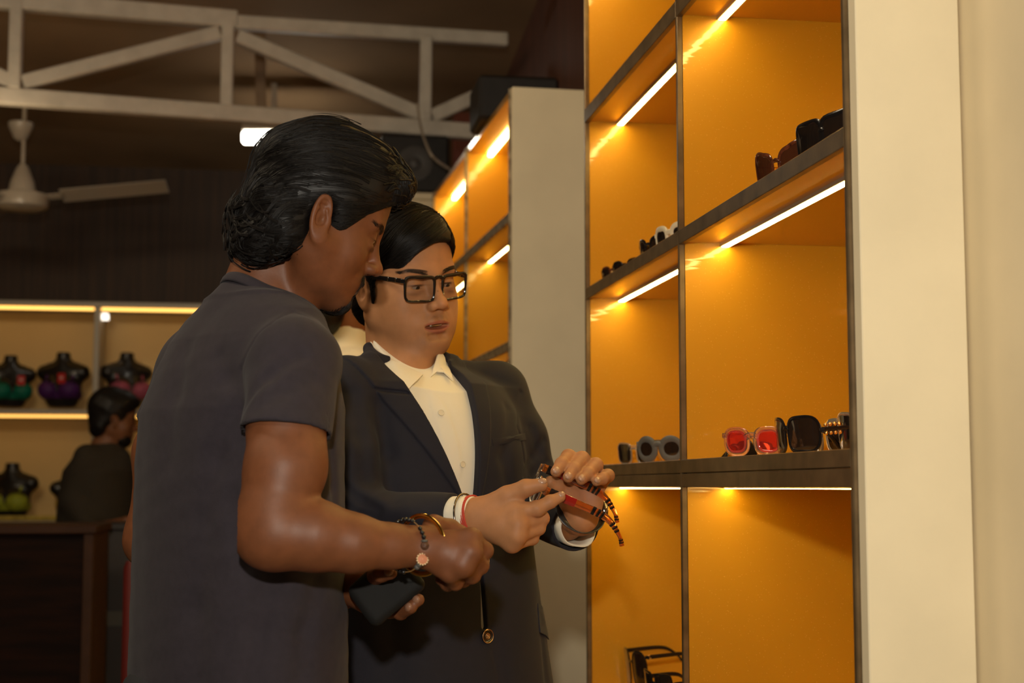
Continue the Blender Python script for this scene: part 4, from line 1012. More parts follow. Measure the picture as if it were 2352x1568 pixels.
# spectacles worn by the person in the blazer
Tg = T2@axes(rotm(-6, 0, 0), np.array([0, .1030, -.0070]))
silver = mat('silver_metal', (.6, .55, .45), .2, metal=1)
make_glasses('eyeglasses', Tg, 'black rectangular full-rim eyeglasses worn by the person in the navy blazer', 'glasses', 'rect', .0550, .0420, .017, .0022, .0036, blk, clear_lens,
             tlen=.118, th=(.0085, .006), tt=.0026, curve=2.0, drop=.022, splay=1.22, bz=.36, bt=.0012, brow=.0010, bars=[(.07, .085, silver), (.16, .172, silver)], tz=.34)
# sunglasses held between the two hands
amber = mat('clear_amber_acetate', (.95, .30, .05), .05, trans=.9, coat=1.0); red_in = mat('red_acetate', (.32, .015, .01), .15, coat=.8)
goldm = mat('gold_wire', (.8, .5, .2), .18, metal=1); brownlens = lensmat('brown_gradient_lens', (.10, .045, .02), .82)
clearac = mat('clear_acetate', (.97, .86, .70), .04, trans=.95, coat=1.0)
a_, b_ = P(1262, 1080, 2.392), P(1243, 1124, 2.298)
tdir = (P(1396, 1132, 2.392)-a_); tdir /= np.linalg.norm(tdir); lat = b_-a_; lat -= tdir*(lat@tdir); half = np.linalg.norm(lat)/2; lat /= np.linalg.norm(lat)
upv = np.cross(tdir, lat); upv *= np.sign(upv[2])
Th = frameT((a_+b_)/2-tdir*.013-upv*.012, -tdir, upv); hw = half
lw_ = (hw*2-.014-.006)/2
heldg = make_glasses('sunglasses', Th, 'amber see-through sunglasses with black-striped temples held in two hands', 'sunglasses', 'oval', lw_, .042, .014, .0026, .004, clearac, brownlens, tm=amber,
             tlen=.146, th=(.0145, .0075), tt=.003, curve=2.5, drop=.040, splay=.99, tz=.30,
             bars=[(.03, .075, blk), (.12, .2, red_in), (.335, .362, blk), (.385, .41, blk), (.432, .458, blk), (.62, .645, blk), (.67, .69, blk), (.715, .735, blk), (.86, .885, blk), (.915, .94, blk)])
# ------------------------------------------------------------------ bracelets, bangles, watch
def ring_pts(c, axis, rx, ry, n=48, rot=0.0):
    ax = np.asarray(axis, float); ax /= np.linalg.norm(ax); u = np.cross(ax, [0, 1, 0.0]); u /= np.linalg.norm(u); w = np.cross(ax, u)
    a = np.linspace(0, 2*math.pi, n+1)+rot; return c+np.cos(a)[:, None]*u*rx+np.sin(a)[:, None]*w*ry, ax
wr = P(958, 1254, 1.985); awr = P(958, 1254, 1.985)-P(900, 1254, 1.975); awr /= np.linalg.norm(awr)
gold_b = mat('polished_gold_bangle', (.85, .5, .1), .16, metal=1)
pts, ax = ring_pts(P(968, 1251, 1.982), awr+np.array([.0, .75, .03]), .0375, .0360)
mb = MB(); mb.tube(pts[:-1].tolist()+[pts[0].tolist()], np.tile([.0034, .0010], (49, 1)), 10, cap=False, flat=ax)
tag(mb.build('bangle', gold_b, smooth=True), 'polished gold bangle on the brown wrist with the black beads', 'bangle')
bead = mat('black_glass_bead', (.006, .006, .007), .12, coat=.8); wood = mat('carved_brown_bead', (.10, .045, .025), .5, bump=(300, .8, .002)); rose = mat('carved_pink_wood', (.62, .25, .13), .5, bump=(250, .4, .001))
ivory = mat('cream_carved_edge', (.75, .55, .32), .5); stringm = mat('brown_cord', (.30, .16, .05), .7); greyb = mat('grey_stone_bead', (.10, .10, .09), .4, bump=(400, .5, .001))
pts, ax = ring_pts(P(932, 1253, 1.98), awr+np.array([.0, .62, .0]), .0335, .0325, 64)
br = empty('bead_bracelet', tuple(P(950, 1300, 1.985)), 0, 'bracelet of shiny black beads with carved wooden bead and round pink medallion', 'bracelet')
cor = MB(); cor.tube(pts, .0006, 6, cap=False); cor.build('cord', stringm, br, smooth=True)
pxs = np.array([((FWD@(q-CAM)), W/2+F*(RIGHT@(q-CAM))/(FWD@(q-CAM)), H/2-F*(UP@(q-CAM))/(FWD@(q-CAM))) for q in pts[:-1]])
near_ = pxs[:, 0] < np.median(pxs[:, 0])+.002
L_all = np.concatenate([[0], np.cumsum(nrm(np.diff(pts, axis=0)))])
def ringat(s): s = s % L_all[-1]; return np.array([np.interp(s, L_all, pts[:, c]) for c in range(3)])
def s_of(py):  # arc length of the front point nearest a picture height
    i = np.argmin(np.abs(pxs[:, 2]-py)+1e3*(~near_)); return L_all[i]
sm_, s1_ = s_of(1284), s_of(1258); sg = 1 if (s1_-sm_+L_all[-1]/2) % L_all[-1]-L_all[-1]/2 > 0 else -1
s = sm_+sg*.0175
mb = MB(); mb.ball(ringat(s), .0058, 16); mb.build('carved_bead', wood, br, smooth=True)
mb = MB(); mb.ball(ringat(s+sg*.0063), (.0048, .0048, .0022), 12); mb.build('spacer_bead', greyb, br, smooth=True)
k = s+sg*.0115; cnt = 0
while cnt < 22:
    if cnt == 3: k += sg*.010
    mb = MB(); mb.ball(ringat(k), .0033 if cnt != 2 else .003, 12); mb.build('bead', bead, br, smooth=True); k += sg*.0062; cnt += 1
    if (k-sm_)*sg > L_all[-1]-.020: break
for j_, q in enumerate((-.0085, -.0135)):
    mb = MB(); mb.ball(ringat(sm_+sg*q), .0042-.0004*j_, 12); mb.build('stone_bead', greyb, br, smooth=True)
Tm = frameT(ringat(sm_)+np.array([0, -.0035, 0]), P(960, 1284, 1.9)-P(960, 1284, 1.99)+np.array([.015, 0, .01]), (0.2, 0, 1))
mb = MB(); Tl = Tm@axes(rotm(-90, 0, 0), np.zeros(3)); mb.lathe([(0, -.0012), (.0066, -.0012), (.0068, .0002), (.0060, .0008), (0, .0008)], T=Tl, n=28)
for r in (.0018, .0036, .0052):
    a = np.linspace(0, 2*math.pi, 25); mb.tube(xf(Tl, np.c_[r*np.cos(a), r*np.sin(a), np.full(25, .0009)]), .0004, 5, cap=False)
md = mb.build('medallion', rose, br, smooth=True)
mb = MB()
for a in np.arange(14)*2*math.pi/14: mb.ball(xf(Tl, np.array([[.0070*math.cos(a), .0070*math.sin(a), 0]]))[0], .0014, 8)
mb.build('scalloped_edge', ivory, md, smooth=True)
# ring of steel and a red thread on the right wrist of the person in the blazer
axB = P(1092, 1188, 2.332)-P(1040, 1192, 2.352); axB /= np.linalg.norm(axB)
steel = mat('dark_steel_bangle', (.22, .19, .16), .18, metal=1)
pts, ax = ring_pts(P(1073, 1189, 2.338), axB+np.array([0, -.16, .10]), .0372, .0372)
mb = MB(); mb.tube(pts, .0017, 10, cap=False); tag(mb.build('bangle', steel, smooth=True), 'thin dark steel bangle over the white shirt cuff', 'bangle')
redth = mat('red_thread', (.50, .055, .03), .8, bump=(500, .4, .001))
pts, ax = ring_pts(P(1089, 1188, 2.333), axB+np.array([0, -.20, .14]), .0335, .0335)
rb = MB()
for o in (-.0035, -.0012, .0012, .0035): rb.tube(pts+ax*o, .0014, 8, cap=False)
tag(rb.build('thread_bracelet', redth, smooth=True), 'red cotton thread wound round the wrist beside the steel bangle', 'bracelet')
# watch
axC = wCv = P(1333, 1190, 2.43)-P(1300, 1196, 2.50); axC /= np.linalg.norm(axC)
axw = axC+np.array([.05, 0, .35]); pts, ax = ring_pts(P(1334, 1172, 2.425), axw, .0350, .0310, 56)
strap = mat('black_leather_strap', (.012, .01, .009), .3, coat=.3)
wt = empty('wrist_watch', tuple(P(1334, 1195, 2.425)), 0, 'black wrist watch with steel case on the wrist above the open cuff', 'watch')
mb = MB(); mb.tube(pts, np.tile([.0085, .0013], (57, 1)), 10, cap=False, flat=ax); mb.build('strap', strap, wt, smooth=True)
q = ringat; R_ = pts[np.argmax(pts[:, 0]*1.0+.25*pts[:, 1])]; outw = R_-P(1334, 1172, 2.425); outw /= np.linalg.norm(outw)
Tw = frameT(R_+outw*.001, ax, outw)
mb = MB(); mb.lathe([(0, -.003), (.0170, -.003), (.0182, -.001), (.0182, .004), (.0165, .006), (.0150, .0055), (0, .0055)], T=Tw, n=32); cs = mb.build('case', steel, wt, smooth=True)
mb = MB(); mb.lathe([(0, .0056), (.0148, .0056), (.0148, .0060), (0, .0060)], T=Tw, n=28); mb.build('dial', bead, wt, smooth=True)
mb = MB(); mb.lathe([(0, 0), (.0022, 0), (.0024, .003), (0, .0032)], T=Tw@axes(rotm(0, 90, 0), np.array([.0182, 0, .0015])), n=12); mb.build('crown', steel, wt, smooth=True)
# black pouch held in the lower hand of the person in the T-shirt
pouch = mat('black_pouch_leather', (.004, .0035, .003), .8, bump=(60, .3, .002))
C_ = P(888, 1349, 2.078); Tp = frameT(C_, P(990, 1340, 2.06)-P(880, 1430, 2.07), P(840, 1300, 2.07)-P(890, 1360, 2.06))
fpz = lambda p: boxs(p, C_, (.011, .046, .034), Tp[:3, :3], .012)+.0012*wob(p, 60, 2)
tag(sdf_object('pouch', [(fpz, C_-.07, C_+.07, .0022)], pouch), 'small black pouch held in the lower hand of the person in the T-shirt', 'pouch')
# ================================================================== roof truss, fan, lamp, speakers
white_steel = mat('white_painted_steel', (.60, .55, .47), .5, noise=(14, .10), bump=(40, .1, .001))
ty = lambda px: 6.55+.25*px/1165        # the truss runs slightly away to the right
def tp(px, py): return P(px, py, ty(px))
tr = empty('roof_truss', tuple(tp(560, 290)), 0, 'white steel roof truss of square tube with diagonal braces', 'truss')
def tube_bar(name, a, b, w=.075):
    mb = MB(); mb.bar(tp(*a), tp(*b), w*.8, w, up=(0, 0, 1) if abs(a[0]-b[0]) > 60 else (0, 1, 0), bev=.006); return mb.build(name, white_steel, tr)
tube_bar('bottom_chord', (-60, 216), (1120, 306), .072)
tube_bar('top_chord', (-60, -6), (545, 47), .078); tube_bar('top_chord', (540, 52), (1165, 92), .062)
for a, b in (((40, -20), (34, 206)), ((524, 50), (520, 246)), ((979, 85), (976, 280))): tube_bar('post', a, b, .066)
for a, b in (((52, 190), (505, 76)), ((545, 84), (962, 262)), ((992, 268), (1150, 196)), ((30, 190), (-120, 120))): tube_bar('diagonal', a, b, .062)
for k in ((0, 0), (1, 0)):
    pass
cable = mat('grey_cable', (.4, .34, .27), .6)
mb = MB(); mb.tube(spline([P(958, 238, 6.60), P(966, 290, 6.5), P(985, 345, 6.2), P(1003, 368, 6.2), P(1032, 388, 6.25)], 8), .006, 8)
tag(mb.build('power_cable', cable, smooth=True), 'grey cable hanging from the white truss to the top of the far cabinet', 'cable')
# purlins and hanging post behind the truss
purl = mat('brown_painted_steel', (.30, .2, .12), .5, noise=(8, .2))
for n_, (a, b, w) in enumerate((((-40, 20, 7.9), (760, 92, 8.2), .05), ((560, 112, 8.2), (1130, 150, 8.4), .022))):
    mb = MB(); mb.bar(P(*a), P(*b), w, w, bev=.004); o = mb.build('purlin', purl)
    tag(o, ('thick' if n_ == 0 else 'thin')+' brown steel purlin under the ceiling behind the white truss', 'beam')
mb = MB(); mb.bar(P(594, -30, 7.4), P(600, 262, 7.4), .05, .05, up=(0, 1, 0), bev=.004)
tag(mb.build('hanging_post', purl), 'brown vertical steel post hanging behind the middle of the truss', 'post')
# ceiling fan
fanm = mat('cream_enamel', (.55, .48, .39), .35, coat=.3)
fy = 8.0; fc = P(50, 462, fy); ft = P(48, 285, fy)
fan = empty('ceiling_fan', tuple(fc), 0, 'cream ceiling fan hanging on a short rod at upper left', 'ceiling fan')
zc = 3.19+.115*(9.5-fy)
MB().lathe([(.010, 0), (.012, zc-fc[2]-.001)], c=(fc[0], fc[1], fc[2]), n=16).build('rod', fanm, fan, smooth=True)
MB().lathe([(.012, -.02), (.035, -.005), (.062, .055), (.064, .075), (.05, .08)], c=(ft[0], ft[1], ft[2]-.07), n=24).build('canopy', fanm, fan, smooth=True)
MB().lathe([(.02, .19), (.035, .165), (.06, .10), (.07, .05), (.125, .035), (.135, .0), (.13, -.03), (.10, -.045), (.03, -.05), (.001, -.05)], c=tuple(fc), n=36).build('motor', fanm, fan, smooth=True)
for ang in (-6, 114, 234):
    a = math.radians(ang); d = np.array([math.cos(a), math.sin(a), .0]); sd = np.array([-math.sin(a), math.cos(a), 0]); mb = MB()
    if ang == -6: d = P(372, 428, fy-.06)-P(105, 452, fy); d /= np.linalg.norm(d); sd = np.cross([0, 0, 1], d)
    b = fc+d*.12+np.array([0, 0, .01]); T = np.eye(4); T[:3, 0] = d; T[:3, 1] = sd*math.cos(.33)-np.array([0, 0, math.sin(.33)]); T[:3, 2] = np.cross(T[:3, 0], T[:3, 1]); T[:3, 3] = b
    mb.box((0, -.025, -.003), (.10, .025, .003), 0, T, .002); mb.box((.08, -.065, -.003), (.62, .065, .003), 0, T, .003); mb.build('blade', fanm, fan)
# tube light
ly = 8.0; la, lb = P(556, 316, ly), P(700, 316, ly)
tl = empty('tube_light', tuple((la+lb)/2), 0, 'bright white tube light under the ceiling behind the black-haired head', 'tube light')
mb = MB(); mb.bar(la, lb+[.15, -.03, 0], .05, .065, bev=.012); mb.build('diffuser', mat('lit_tube', (1, 1, .95), .5, emit=((1, .93, .78), 14)), tl)
mb = MB(); mb.bar(la+[0, 0, .05], lb+[.15, -.03, .05], .06, .03, bev=.003); mb.bar((la+lb)/2+[0, 0, .05], [((la+lb)/2)[0], ly, 3.19+.115*(BY-ly)+.002], .03, .03, up=(0, 1, 0)); mb.build('fixture', fanm, tl)
# loudspeakers
spk = mat('black_speaker_cabinet', (.012, .010, .009), .6, noise=(20, .2)); cone = mat('speaker_cone', (.05, .045, .042), .5)
def speaker(lo, hi, label, cpt=None, r=.06, face=(-.1, -1, 0)):
    o = empty('loudspeaker', ((lo[0]+hi[0])/2, (lo[1]+hi[1])/2, lo[2]), 0, label, 'loudspeaker')
    MB().box(lo, hi, 0, None, .012).build('cabinet', spk, o)
    if r:
        T = frameT(((lo[0]+hi[0])/2, lo[1]-.001, lo[2]*.5+hi[2]*.5), (0, 0, 1), (0, -1, 0))
        MB().lathe([(r, 0), (r*1.05, .004), (r*.9, .006), (r*.35, -.0), (r*.3, .008), (.0, .012)], T=T, n=32).build('cone', cone, o, smooth=True)
    return o
q = P(958, 430, 6.63); speaker((q[0]-.16, 6.61, 2.532), (q[0]+.14, 6.67+.15, 2.532+.26), 'black loudspeaker with round cone on top of the cream partition panel', r=.075)
bx0, bx1 = P(1091, 280, 5.1)[0], P(1168, 280, 5.1)[0]
speaker((bx0, 5.0, 2.4765), (bx1+.16, 5.25, 2.4765+.155), 'plain black speaker box on top of the far golden cabinet', r=0)
redp = mat('red_oxide_paint', (.22, .06, .035), .6)
mb = MB(); mb.box((.98, 8.2, 0), (1.1, 8.32, 3.3)); tag(mb.build('steel_column', redp), 'red-brown painted column at the far end of the right wall', 'column')
# ================================================================== far display wall with busts
DY = 9.0
def at(px, py, Y=DY): return P(px, py, Y)
disp_back = mat('cream_display_back', (.80, .55, .20), .45, noise=(2, .06)); shelf_w = mat('pale_shelf_laminate', (.50, .44, .34), .4)
dr = empty('display_unit', (float(at(215, 1200)[0]), DY, 0), 0, 'wide cream wall display with gold LED strips and mannequin busts', 'display unit')
xl, xr, xm = at(-420, 1000)[0], at(560, 1000)[0], at(216, 1000)[0]
zt, zb = at(200, 692)[2], at(200, 1196)[2]; zs = at(100, 943)[2]
MB().box((xl, DY+.36, zb-.8), (xr, DY+.38, zt)).build('back_panel', disp_back, dr)
MB().box((xl, DY, zt-.03), (xr, DY+.359, zt), 0, None, .004).build('top_board', shelf_w, dr)
MB().box((xl, DY-.02, zb-.06), (xr, DY+.359, zb), 0, None, .004).build('base_board', shelf_w, dr)
MB().box((xl, DY, 0), (xr, DY+.34, zb-.061)).build('base_cupboard', rib_m, dr)
for x in (xm, xm-1.02, xr-.02):
    MB().box((x-.016, DY, zb), (x+.016, DY+.359, zt-.03), 0, None, .003).build('divider', shelf_w, dr)
for x0, x1 in ((xm-1.004, xm-.016), (xm+.016, xr-.036)): MB().box((x0, DY+.003, zs-.02), (x1, DY+.359, zs+.008), 0, None, .003).build('shelf', shelf_w, dr)
ledw = mat('led_strip_display', (1, .9, .6), .5, emit=((1, .52, .11), 2.3)); ledhid = mat('led_strip_display_lower', (1, .9, .6), .5, emit=((1, .5, .1), 1.7))
for (x0, x1, z, mm) in ((xm-1.0, xm-.02, zt-.032, ledw), (xm+.02, xr-.04, zt-.032, ledw), (xm-1.0, xm-.02, zs-.022, ledhid), (xm+.02, xr-.04, zs-.022, ledhid)):
    MB().box((x0, DY+.03, z-.015), (x1, DY+.05, z-.0005), 0, None, .003).build('led_strip', mm, dr)
spotm = mat('lit_spot', (1, 1, .95), .4, emit=((1, .92, .8), 2.2)); q = at(240, 735, DY+.1)
MB().lathe([(.02, .03), (.024, -.006), (.0, -.008)], c=(q[0], DY+.12, q[2]+.01), n=18).build('spotlight', spotm, dr, smooth=True)
black_bust = mat('black_mannequin', (.012, .010, .009), .35, coat=.3)
def bustT(px, py, Y, sc, rz): return axes(rotm(0, 0, rz)*sc, P(px, py, Y))
def bust_sdf(p):
    q = p.copy(); q[:, 0] = np.abs(q[:, 0])
    d = ell(q, (0, 0, .10), (.115, .075, .13)); d = smin(d, cap(q, (0, .01, .24), (.115, .01, .205), .045, .045), .05)
    d = smin(d, cap(q, (0, .01, .24), (0, .005, .33), .043, .04), .03); d = smin(d, ell(q, (.062, -.06, .10), (.058, .055, .055)), .03)
    return np.maximum(np.maximum(d, -p[:, 2]), p[:, 2]-.325)
def bra_sdf(p):
    q = p.copy(); q[:, 0] = np.abs(q[:, 0]); o = bust_sdf(p)
    cup = ell(q, (.062, -.062, .098), (.064, .062, .058)); band = np.maximum(np.abs(p[:, 2]-.065)-.02, o-.006)
    st = np.maximum(cap(q, (.075, -.07, .14), (.085, .01, .26), .008), o-.006)
    return np.minimum(np.minimum(np.maximum(cup, -(o-.001)*1.0), np.maximum(band, -(o-.0005))), np.maximum(st, -(o-.0005)))
protos = {}
def bust(px, py, Y, sc, rz, col, cname, label, braname, tagc=False, parent_shelf=None):
    r = bpy.data.objects.new('mannequin_bust', None); r.empty_display_size = .05; COL.objects.link(r)
    T = bustT(px, py, Y, sc, rz); r.location = T[:3, 3]; r.rotation_euler = (0, 0, math.radians(rz)); r.scale = (sc,)*3
    tag(r, label, 'mannequin bust', 'mannequin busts on the far display')
    if 'v' not in protos: protos['v'] = mesh_sdf(bust_sdf, (-.19, -.14, -.01), (.19, .11, .35), .007); protos['b'] = mesh_sdf(bra_sdf, (-.19, -.16, .02), (.19, .11, .30), .0045)
    mb = MB(); v, fc = protos['v']; mb.add(v, [tuple(int(i) for i in a) for a in fc]); mb.build('torso', black_bust, r, smooth='all', local=True)
    mb = MB(); v, fc = protos['b']; mb.add(v, [tuple(int(i) for i in a) for a in fc]); b = mb.build('bra', mat('bra_'+cname, col, .6, noise=(30, .12)), r, smooth='all', local=True); b['label'] = braname
    if tagc:
        mb = MB(); mb.box((.02, -.142, .13), (.065, -.138, .19)); t = mb.build('price_tag', mat('red_price_tag', (.60, .015, .012), .5), r, local=True)
        mb = MB(); mb.box((.034, -.1432, .155), (.052, -.1421, .17)); mb.build('tag_print', mat('pale_print', (.7, .5, .45), .5), t, local=True)
    return r
zs_py = 934
bust(22, zs_py, DY+.17, .92, 18, (.0, .16, .10), 'teal', 'black mannequin bust in a teal green bra, leftmost of the upper shelf', 'teal green bra', True)
bust(142, zs_py, DY+.17, .98, -12, (.075, .012, .13), 'purple', 'black mannequin bust in a dark purple bra with a red price tag', 'dark purple bra', True)
bust(290, zs_py, DY+.17, .98, 24, (.42, .09, .15), 'pink', 'black mannequin bust in a dusty pink bra right of the divider', 'dusty pink bra')
bust(24, 1190, DY+.17, .98, -14, (.35, .40, .03), 'lime', 'black mannequin bust in a lime yellow bra on the lower shelf', 'lime yellow bra')
bust(168, 1190, DY+.17, .85, 12, (.62, .38, .02), 'yellow', 'black mannequin bust in a yellow bra behind the distant person in dark grey shirt', 'yellow bra')
# folded cloth lying on the lower shelf
mb = MB(); q = at(60, 1190, DY+.08); mb.box((q[0]-.22, DY+.03, zb+.001), (q[0]+.25, DY+.11, zb+.03), 0, None, .012)
tag(mb.build('folded_garment', mat('yellow_cloth', (.5, .38, .08), .8, noise=(20, .3))), 'flat yellow folded garment lying on the lower display shelf', 'garment')
# wooden counter at left
wood_c = mat('dark_walnut_counter', (.016, .005, .002), .7, wave=(3.5, (1, 1, 9), (.007, .0025, .0015)), spec=.15); wood_f = mat('walnut_frame', (.05, .022, .012), .6, spec=.2, noise=(10, .2))
CY = 5.6; x1 = P(214, 1300, CY)[0]; zt_ = P(100, 1206, CY)[2]; x0 = x1-1.6
ct = empty('shop_counter', (float(x1-.8), CY, 0), 0, 'dark walnut shop counter with lighter frame at lower left', 'counter')
MB().box((x0, CY+.02, .02), (x1-.03, CY+.5, zt_-.03)).build('front_panel', wood_c, ct)
MB().box((x0-.02, CY-.01, zt_-.03), (x1+.01, CY+.52, zt_), 0, None, .004).build('counter_top', wood_f, ct)
for x in (x1-.03, x0): MB().box((x-.005, CY-.002, 0), (x+.03, CY+.5, zt_-.031), 0, None, .003).build('frame_post', wood_f, ct)
MB().box((x0+.03, CY, .36), (x1-.03, CY+.0195, .40)).build('rail', wood_f, ct)
darkc = mat('dark_brown_cabinet', (.02, .012, .008), .5)
CY2 = 6.5; mb = MB(); xx0, xx1 = P(200, 1300, CY2)[0], P(420, 1300, CY2)[0]; zz = P(250, 1200, CY2)[2]
sc_ = empty('back_counter', (float(xx0+.3), CY2, 0), 0, 'low dark brown counter in front of the distant person in dark grey shirt', 'counter')
mb.box((xx0, CY2, 0), (xx1, CY2+.25, zz-.03)); mb.build('body', darkc, sc_); MB().box((xx0-.02, CY2-.02, zz-.03), (xx1, CY2+.27, zz), 0, None, .004).build('counter_top', darkc, sc_)
MB().box((xx0+.06, CY2-.006, zz-.42), (xx1-.06, CY2-.0005, zz-.36)).build('shelf_edge', mat('grey_edge', (.06, .055, .045), .5), sc_)
# red narrow fabric roll beside the man
q = P(296, 1300, 4.6); mb = MB(); zt2 = P(296, 1288, 4.6)[2]
mb.lathe([(.024, 0), (.025, zt2-.02), (.018, zt2), (.0, zt2)], c=(q[0]+.01, 4.6, 0), n=18)
tag(mb.build('red_pole', mat('red_lacquer', (.10, .006, .004), .6), smooth=True), 'narrow dark red pole standing behind the elbow at lower left', 'pole')
# ------------------------------------------------------------------ two people in the background
skin_bg = mat('skin_background', (.20, .08, .035), .5)
Y3 = 7.3
p3 = empty('person', (float(P(235, 1100, 7.3)[0]), 7.3, 0), 0, 'distant person in a dark grey shirt standing behind the low counter', 'person')
T3 = axes(rotm(0, 0, -78)@rotm(-8, 0, 0), P(262, 962, 7.3))
n3 = [(to_local(T3, P(258, 985, 7.3)), to_local(T3, P(240, 1030, 7.3)), .055, .06)]
h3 = lambda p: head_sdf(p, 0, 0, .003, n3)
a3, r3 = PP([(200, 1050, 7.22, .05), (168, 1150, 7.18, .045), (215, 1220, 7.10, .038), (275, 1205, 7.05, .03)])
def body3(p):
    d = h3(((p-T3[:3, 3].astype(f32))@T3[:3, :3].astype(f32)))
    d = smin(d, cap(p, P(240, 1030, 7.3), P(225, 1150, 7.3), .055, .08), .04); d = smin(d, cap(p, P(235, 1050, 7.3), a3[0], .05, .05), .03); d = smin(d, chain(p, a3, r3, .02), .02)
    h = digits(p, [[(275, 1205, 7.05, .028), (290, 1196, 7.03, .022), (302, 1188, 7.02, .010), (308, 1194, 7.01, .008)], [(290, 1200, 7.03, .02), (304, 1202, 7.02, .01), (310, 1208, 7.01, .008)], [(288, 1204, 7.03, .02), (300, 1213, 7.02, .01), (306, 1217, 7.01, .008)]])
    return smin(d, h, .01)
sdf_object('body', [(body3, P(120, 1260, 6.85), P(340, 900, 7.5), .006)], skin_bg, p3)
def hair3(p):
    q = p.copy(); q[:, 0] = np.abs(q[:, 0]); d = ell(q, (0, -.02, .045), (.09, .112, .108)); d = smin(d, ell(q, (0, .04, .08), (.07, .065, .055)), .03); d = smin(d, ell(q, (0, -.06, -.04), (.07, .05, .06)), .02)
    return smax(smax(d+.003*wob(p, 70, 5), -ell(q, (0, .13, -.05), (.11, .13, .125)), .006), -ell(q, (.085, .0, -.015), (.02, .02, .033)), .004)
sdf_object('hair', [(hair3, (-.12, -.17, -.14), (.12, .14, .18), .006, T3)], hair_m, p3)
sdf_object('beard', [(lambda p: smax(ell(np.c_[np.abs(p[:, 0]), p[:, 1:]], (0, .045, -.085), (.058, .055, .05)), -ell(p, (0, .09, -.03), (.06, .05, .055)), .006), (-.1, -.05, -.16), (.1, .14, 0), .006, T3)], hair_m, p3)
K3 = [(P(0, y, 7.3)[2], px2x((l+r)/2, 7.3), 7.3, (r-l)/2/480, .12) for (y, l, r) in ((1010, 222, 268), (1040, 180, 290), (1080, 152, 300), (1150, 142, 302), (1220, 140, 300), (1420, 142, 300))]
D3 = np.array([.94, -.1]); D3 /= np.linalg.norm(D3)
def sh3(p): return smin(loft(p, [(k[0], k[1], k[2], .19 if i > 1 else k[3], k[3]*1.05) for i, k in enumerate(K3)], D3), chain(p, a3[:3], [.062, .056, .048], .02), .03)+.003*wob(p, 25, 7)
sdf_object('shirt', [(sh3, P(100, 1440, 7.0), P(340, 1000, 7.6), .009)], mat('dark_olive_shirt', (.035, .027, .018), .85), p3)
legs(float(px2x(222, 7.3)), 7.3, D3, trs, p3, zt=.86)
# person in a white shirt behind the two men
p4 = empty('person', (float(P(760, 1100, 3.7)[0]), 3.7, 0), 0, 'person in a white shirt seen from behind between the two men', 'person')
T4 = axes(rotm(0, 0, -38)@rotm(-6, 0, 0), P(762, 690, 3.7))
n4 = [(to_local(T4, P(795, 720, 3.7)), to_local(T4, P(790, 830, 3.7)), .058, .064)]
h4 = lambda p: head_sdf(p, 0, 0, .003, n4)
sdf_object('body', [(h4, (-.11, -.16, -.26), (.11, .14, .14), .004, T4)], mat('skin_brown_behind', (.26, .10, .045), .5), p4)
def hair4(p):
    q = p.copy(); q[:, 0] = np.abs(q[:, 0]); d = ell(q, (0, -.02, .035), (.086, .106, .10)); d = smin(d, ell(q, (0, -.055, -.045), (.07, .05, .065)), .02)
    return smax(smax(d, -ell(q, (0, .14, -.04), (.11, .13, .125)), .006), -ell(q, (.085, .0, -.015), (.02, .02, .033)), .004)
sdf_object('hair', [(hair4, (-.12, -.17, -.14), (.12, .14, .18), .005, T4)], hair_m, p4)
D4 = np.array([.62, .78]); K4 = [(P(0, y, 3.7)[2], px2x(c_, 3.7), 3.7, a, .11) for (y, c_, a) in ((815, 775, .12), (850, 768, .19), (930, 765, .205), (1100, 765, .20), (1330, 765, .20))]
def sh4(p):
    d = loft(p, K4, D4); d = smin(d, cap(p, P(775, 835, 3.7), P(845, 885, 3.55), .06, .06), .05); d = smin(d, cap(p, P(775, 835, 3.7), P(690, 885, 3.85), .06, .06), .05)
    d = smin(d, cap(p, P(796, 740, 3.7), P(790, 830, 3.7), .062, .078), .02); d = np.maximum(d, plane(p, P(792, 772, 3.7), (.1, .3, 1)))
    return smin(d, chain(p, [P(845, 890, 3.55), P(850, 1080, 3.52), P(880, 1200, 3.6)], [.058, .05, .04], .02), .03)
s4 = sdf_object('shirt', [(sh4, P(560, 1350, 3.3), P(1000, 730, 4.1), .006)], shirt_m, p4)
legs(float(px2x(765, 3.7)), 3.7, D4, trs, p4, zt=1.0)
# ================================================================== sunglasses on the golden shelves
smoke = lensmat('smoke_lens', (.012, .009, .008), .93); tort = mat('tortoise_acetate', (.10, .028, .012), .15, coat=.8, noise=(110, .7)); tlens = lensmat('brown_lens', (.05, .014, .008), .86)
greyac = mat('matte_grey_acetate', (.10, .095, .085), .45); creamac = mat('cream_acetate', (.62, .55, .40), .3, coat=.4); pinkac = mat('clear_pink_acetate', (.98, .70, .58), .04, trans=.95, coat=1.0)
pinklens = mat('pink_red_lens', (.85, .07, .05), .02, trans=.85, ior=1.15, coat=.5); silvac = mat('smoky_clear_acetate', (.66, .60, .50), .05, trans=.8, coat=1.0); goldhw = mat('gold_hardware', (.85, .55, .22), .15, metal=1)
darklens = lensmat('dark_brown_lens', (.02, .011, .007), .95); studm = mat('steel_stud', (.6, .6, .55), .2, metal=1)
def shelfT(px, py, Y, face, z, h, lean=-8):
    """stand a frame on its lens bottoms at height z; face: compass angle of the front (0 = towards +y)"""
    q = P(px, py, Y); a = math.radians(face); fwd_ = np.array([-math.sin(a), math.cos(a), math.tan(math.radians(lean))]); return frameT((q[0], q[1], z+h), fwd_, (0, 0, 1))
g = 'sunglasses on the golden shelves'
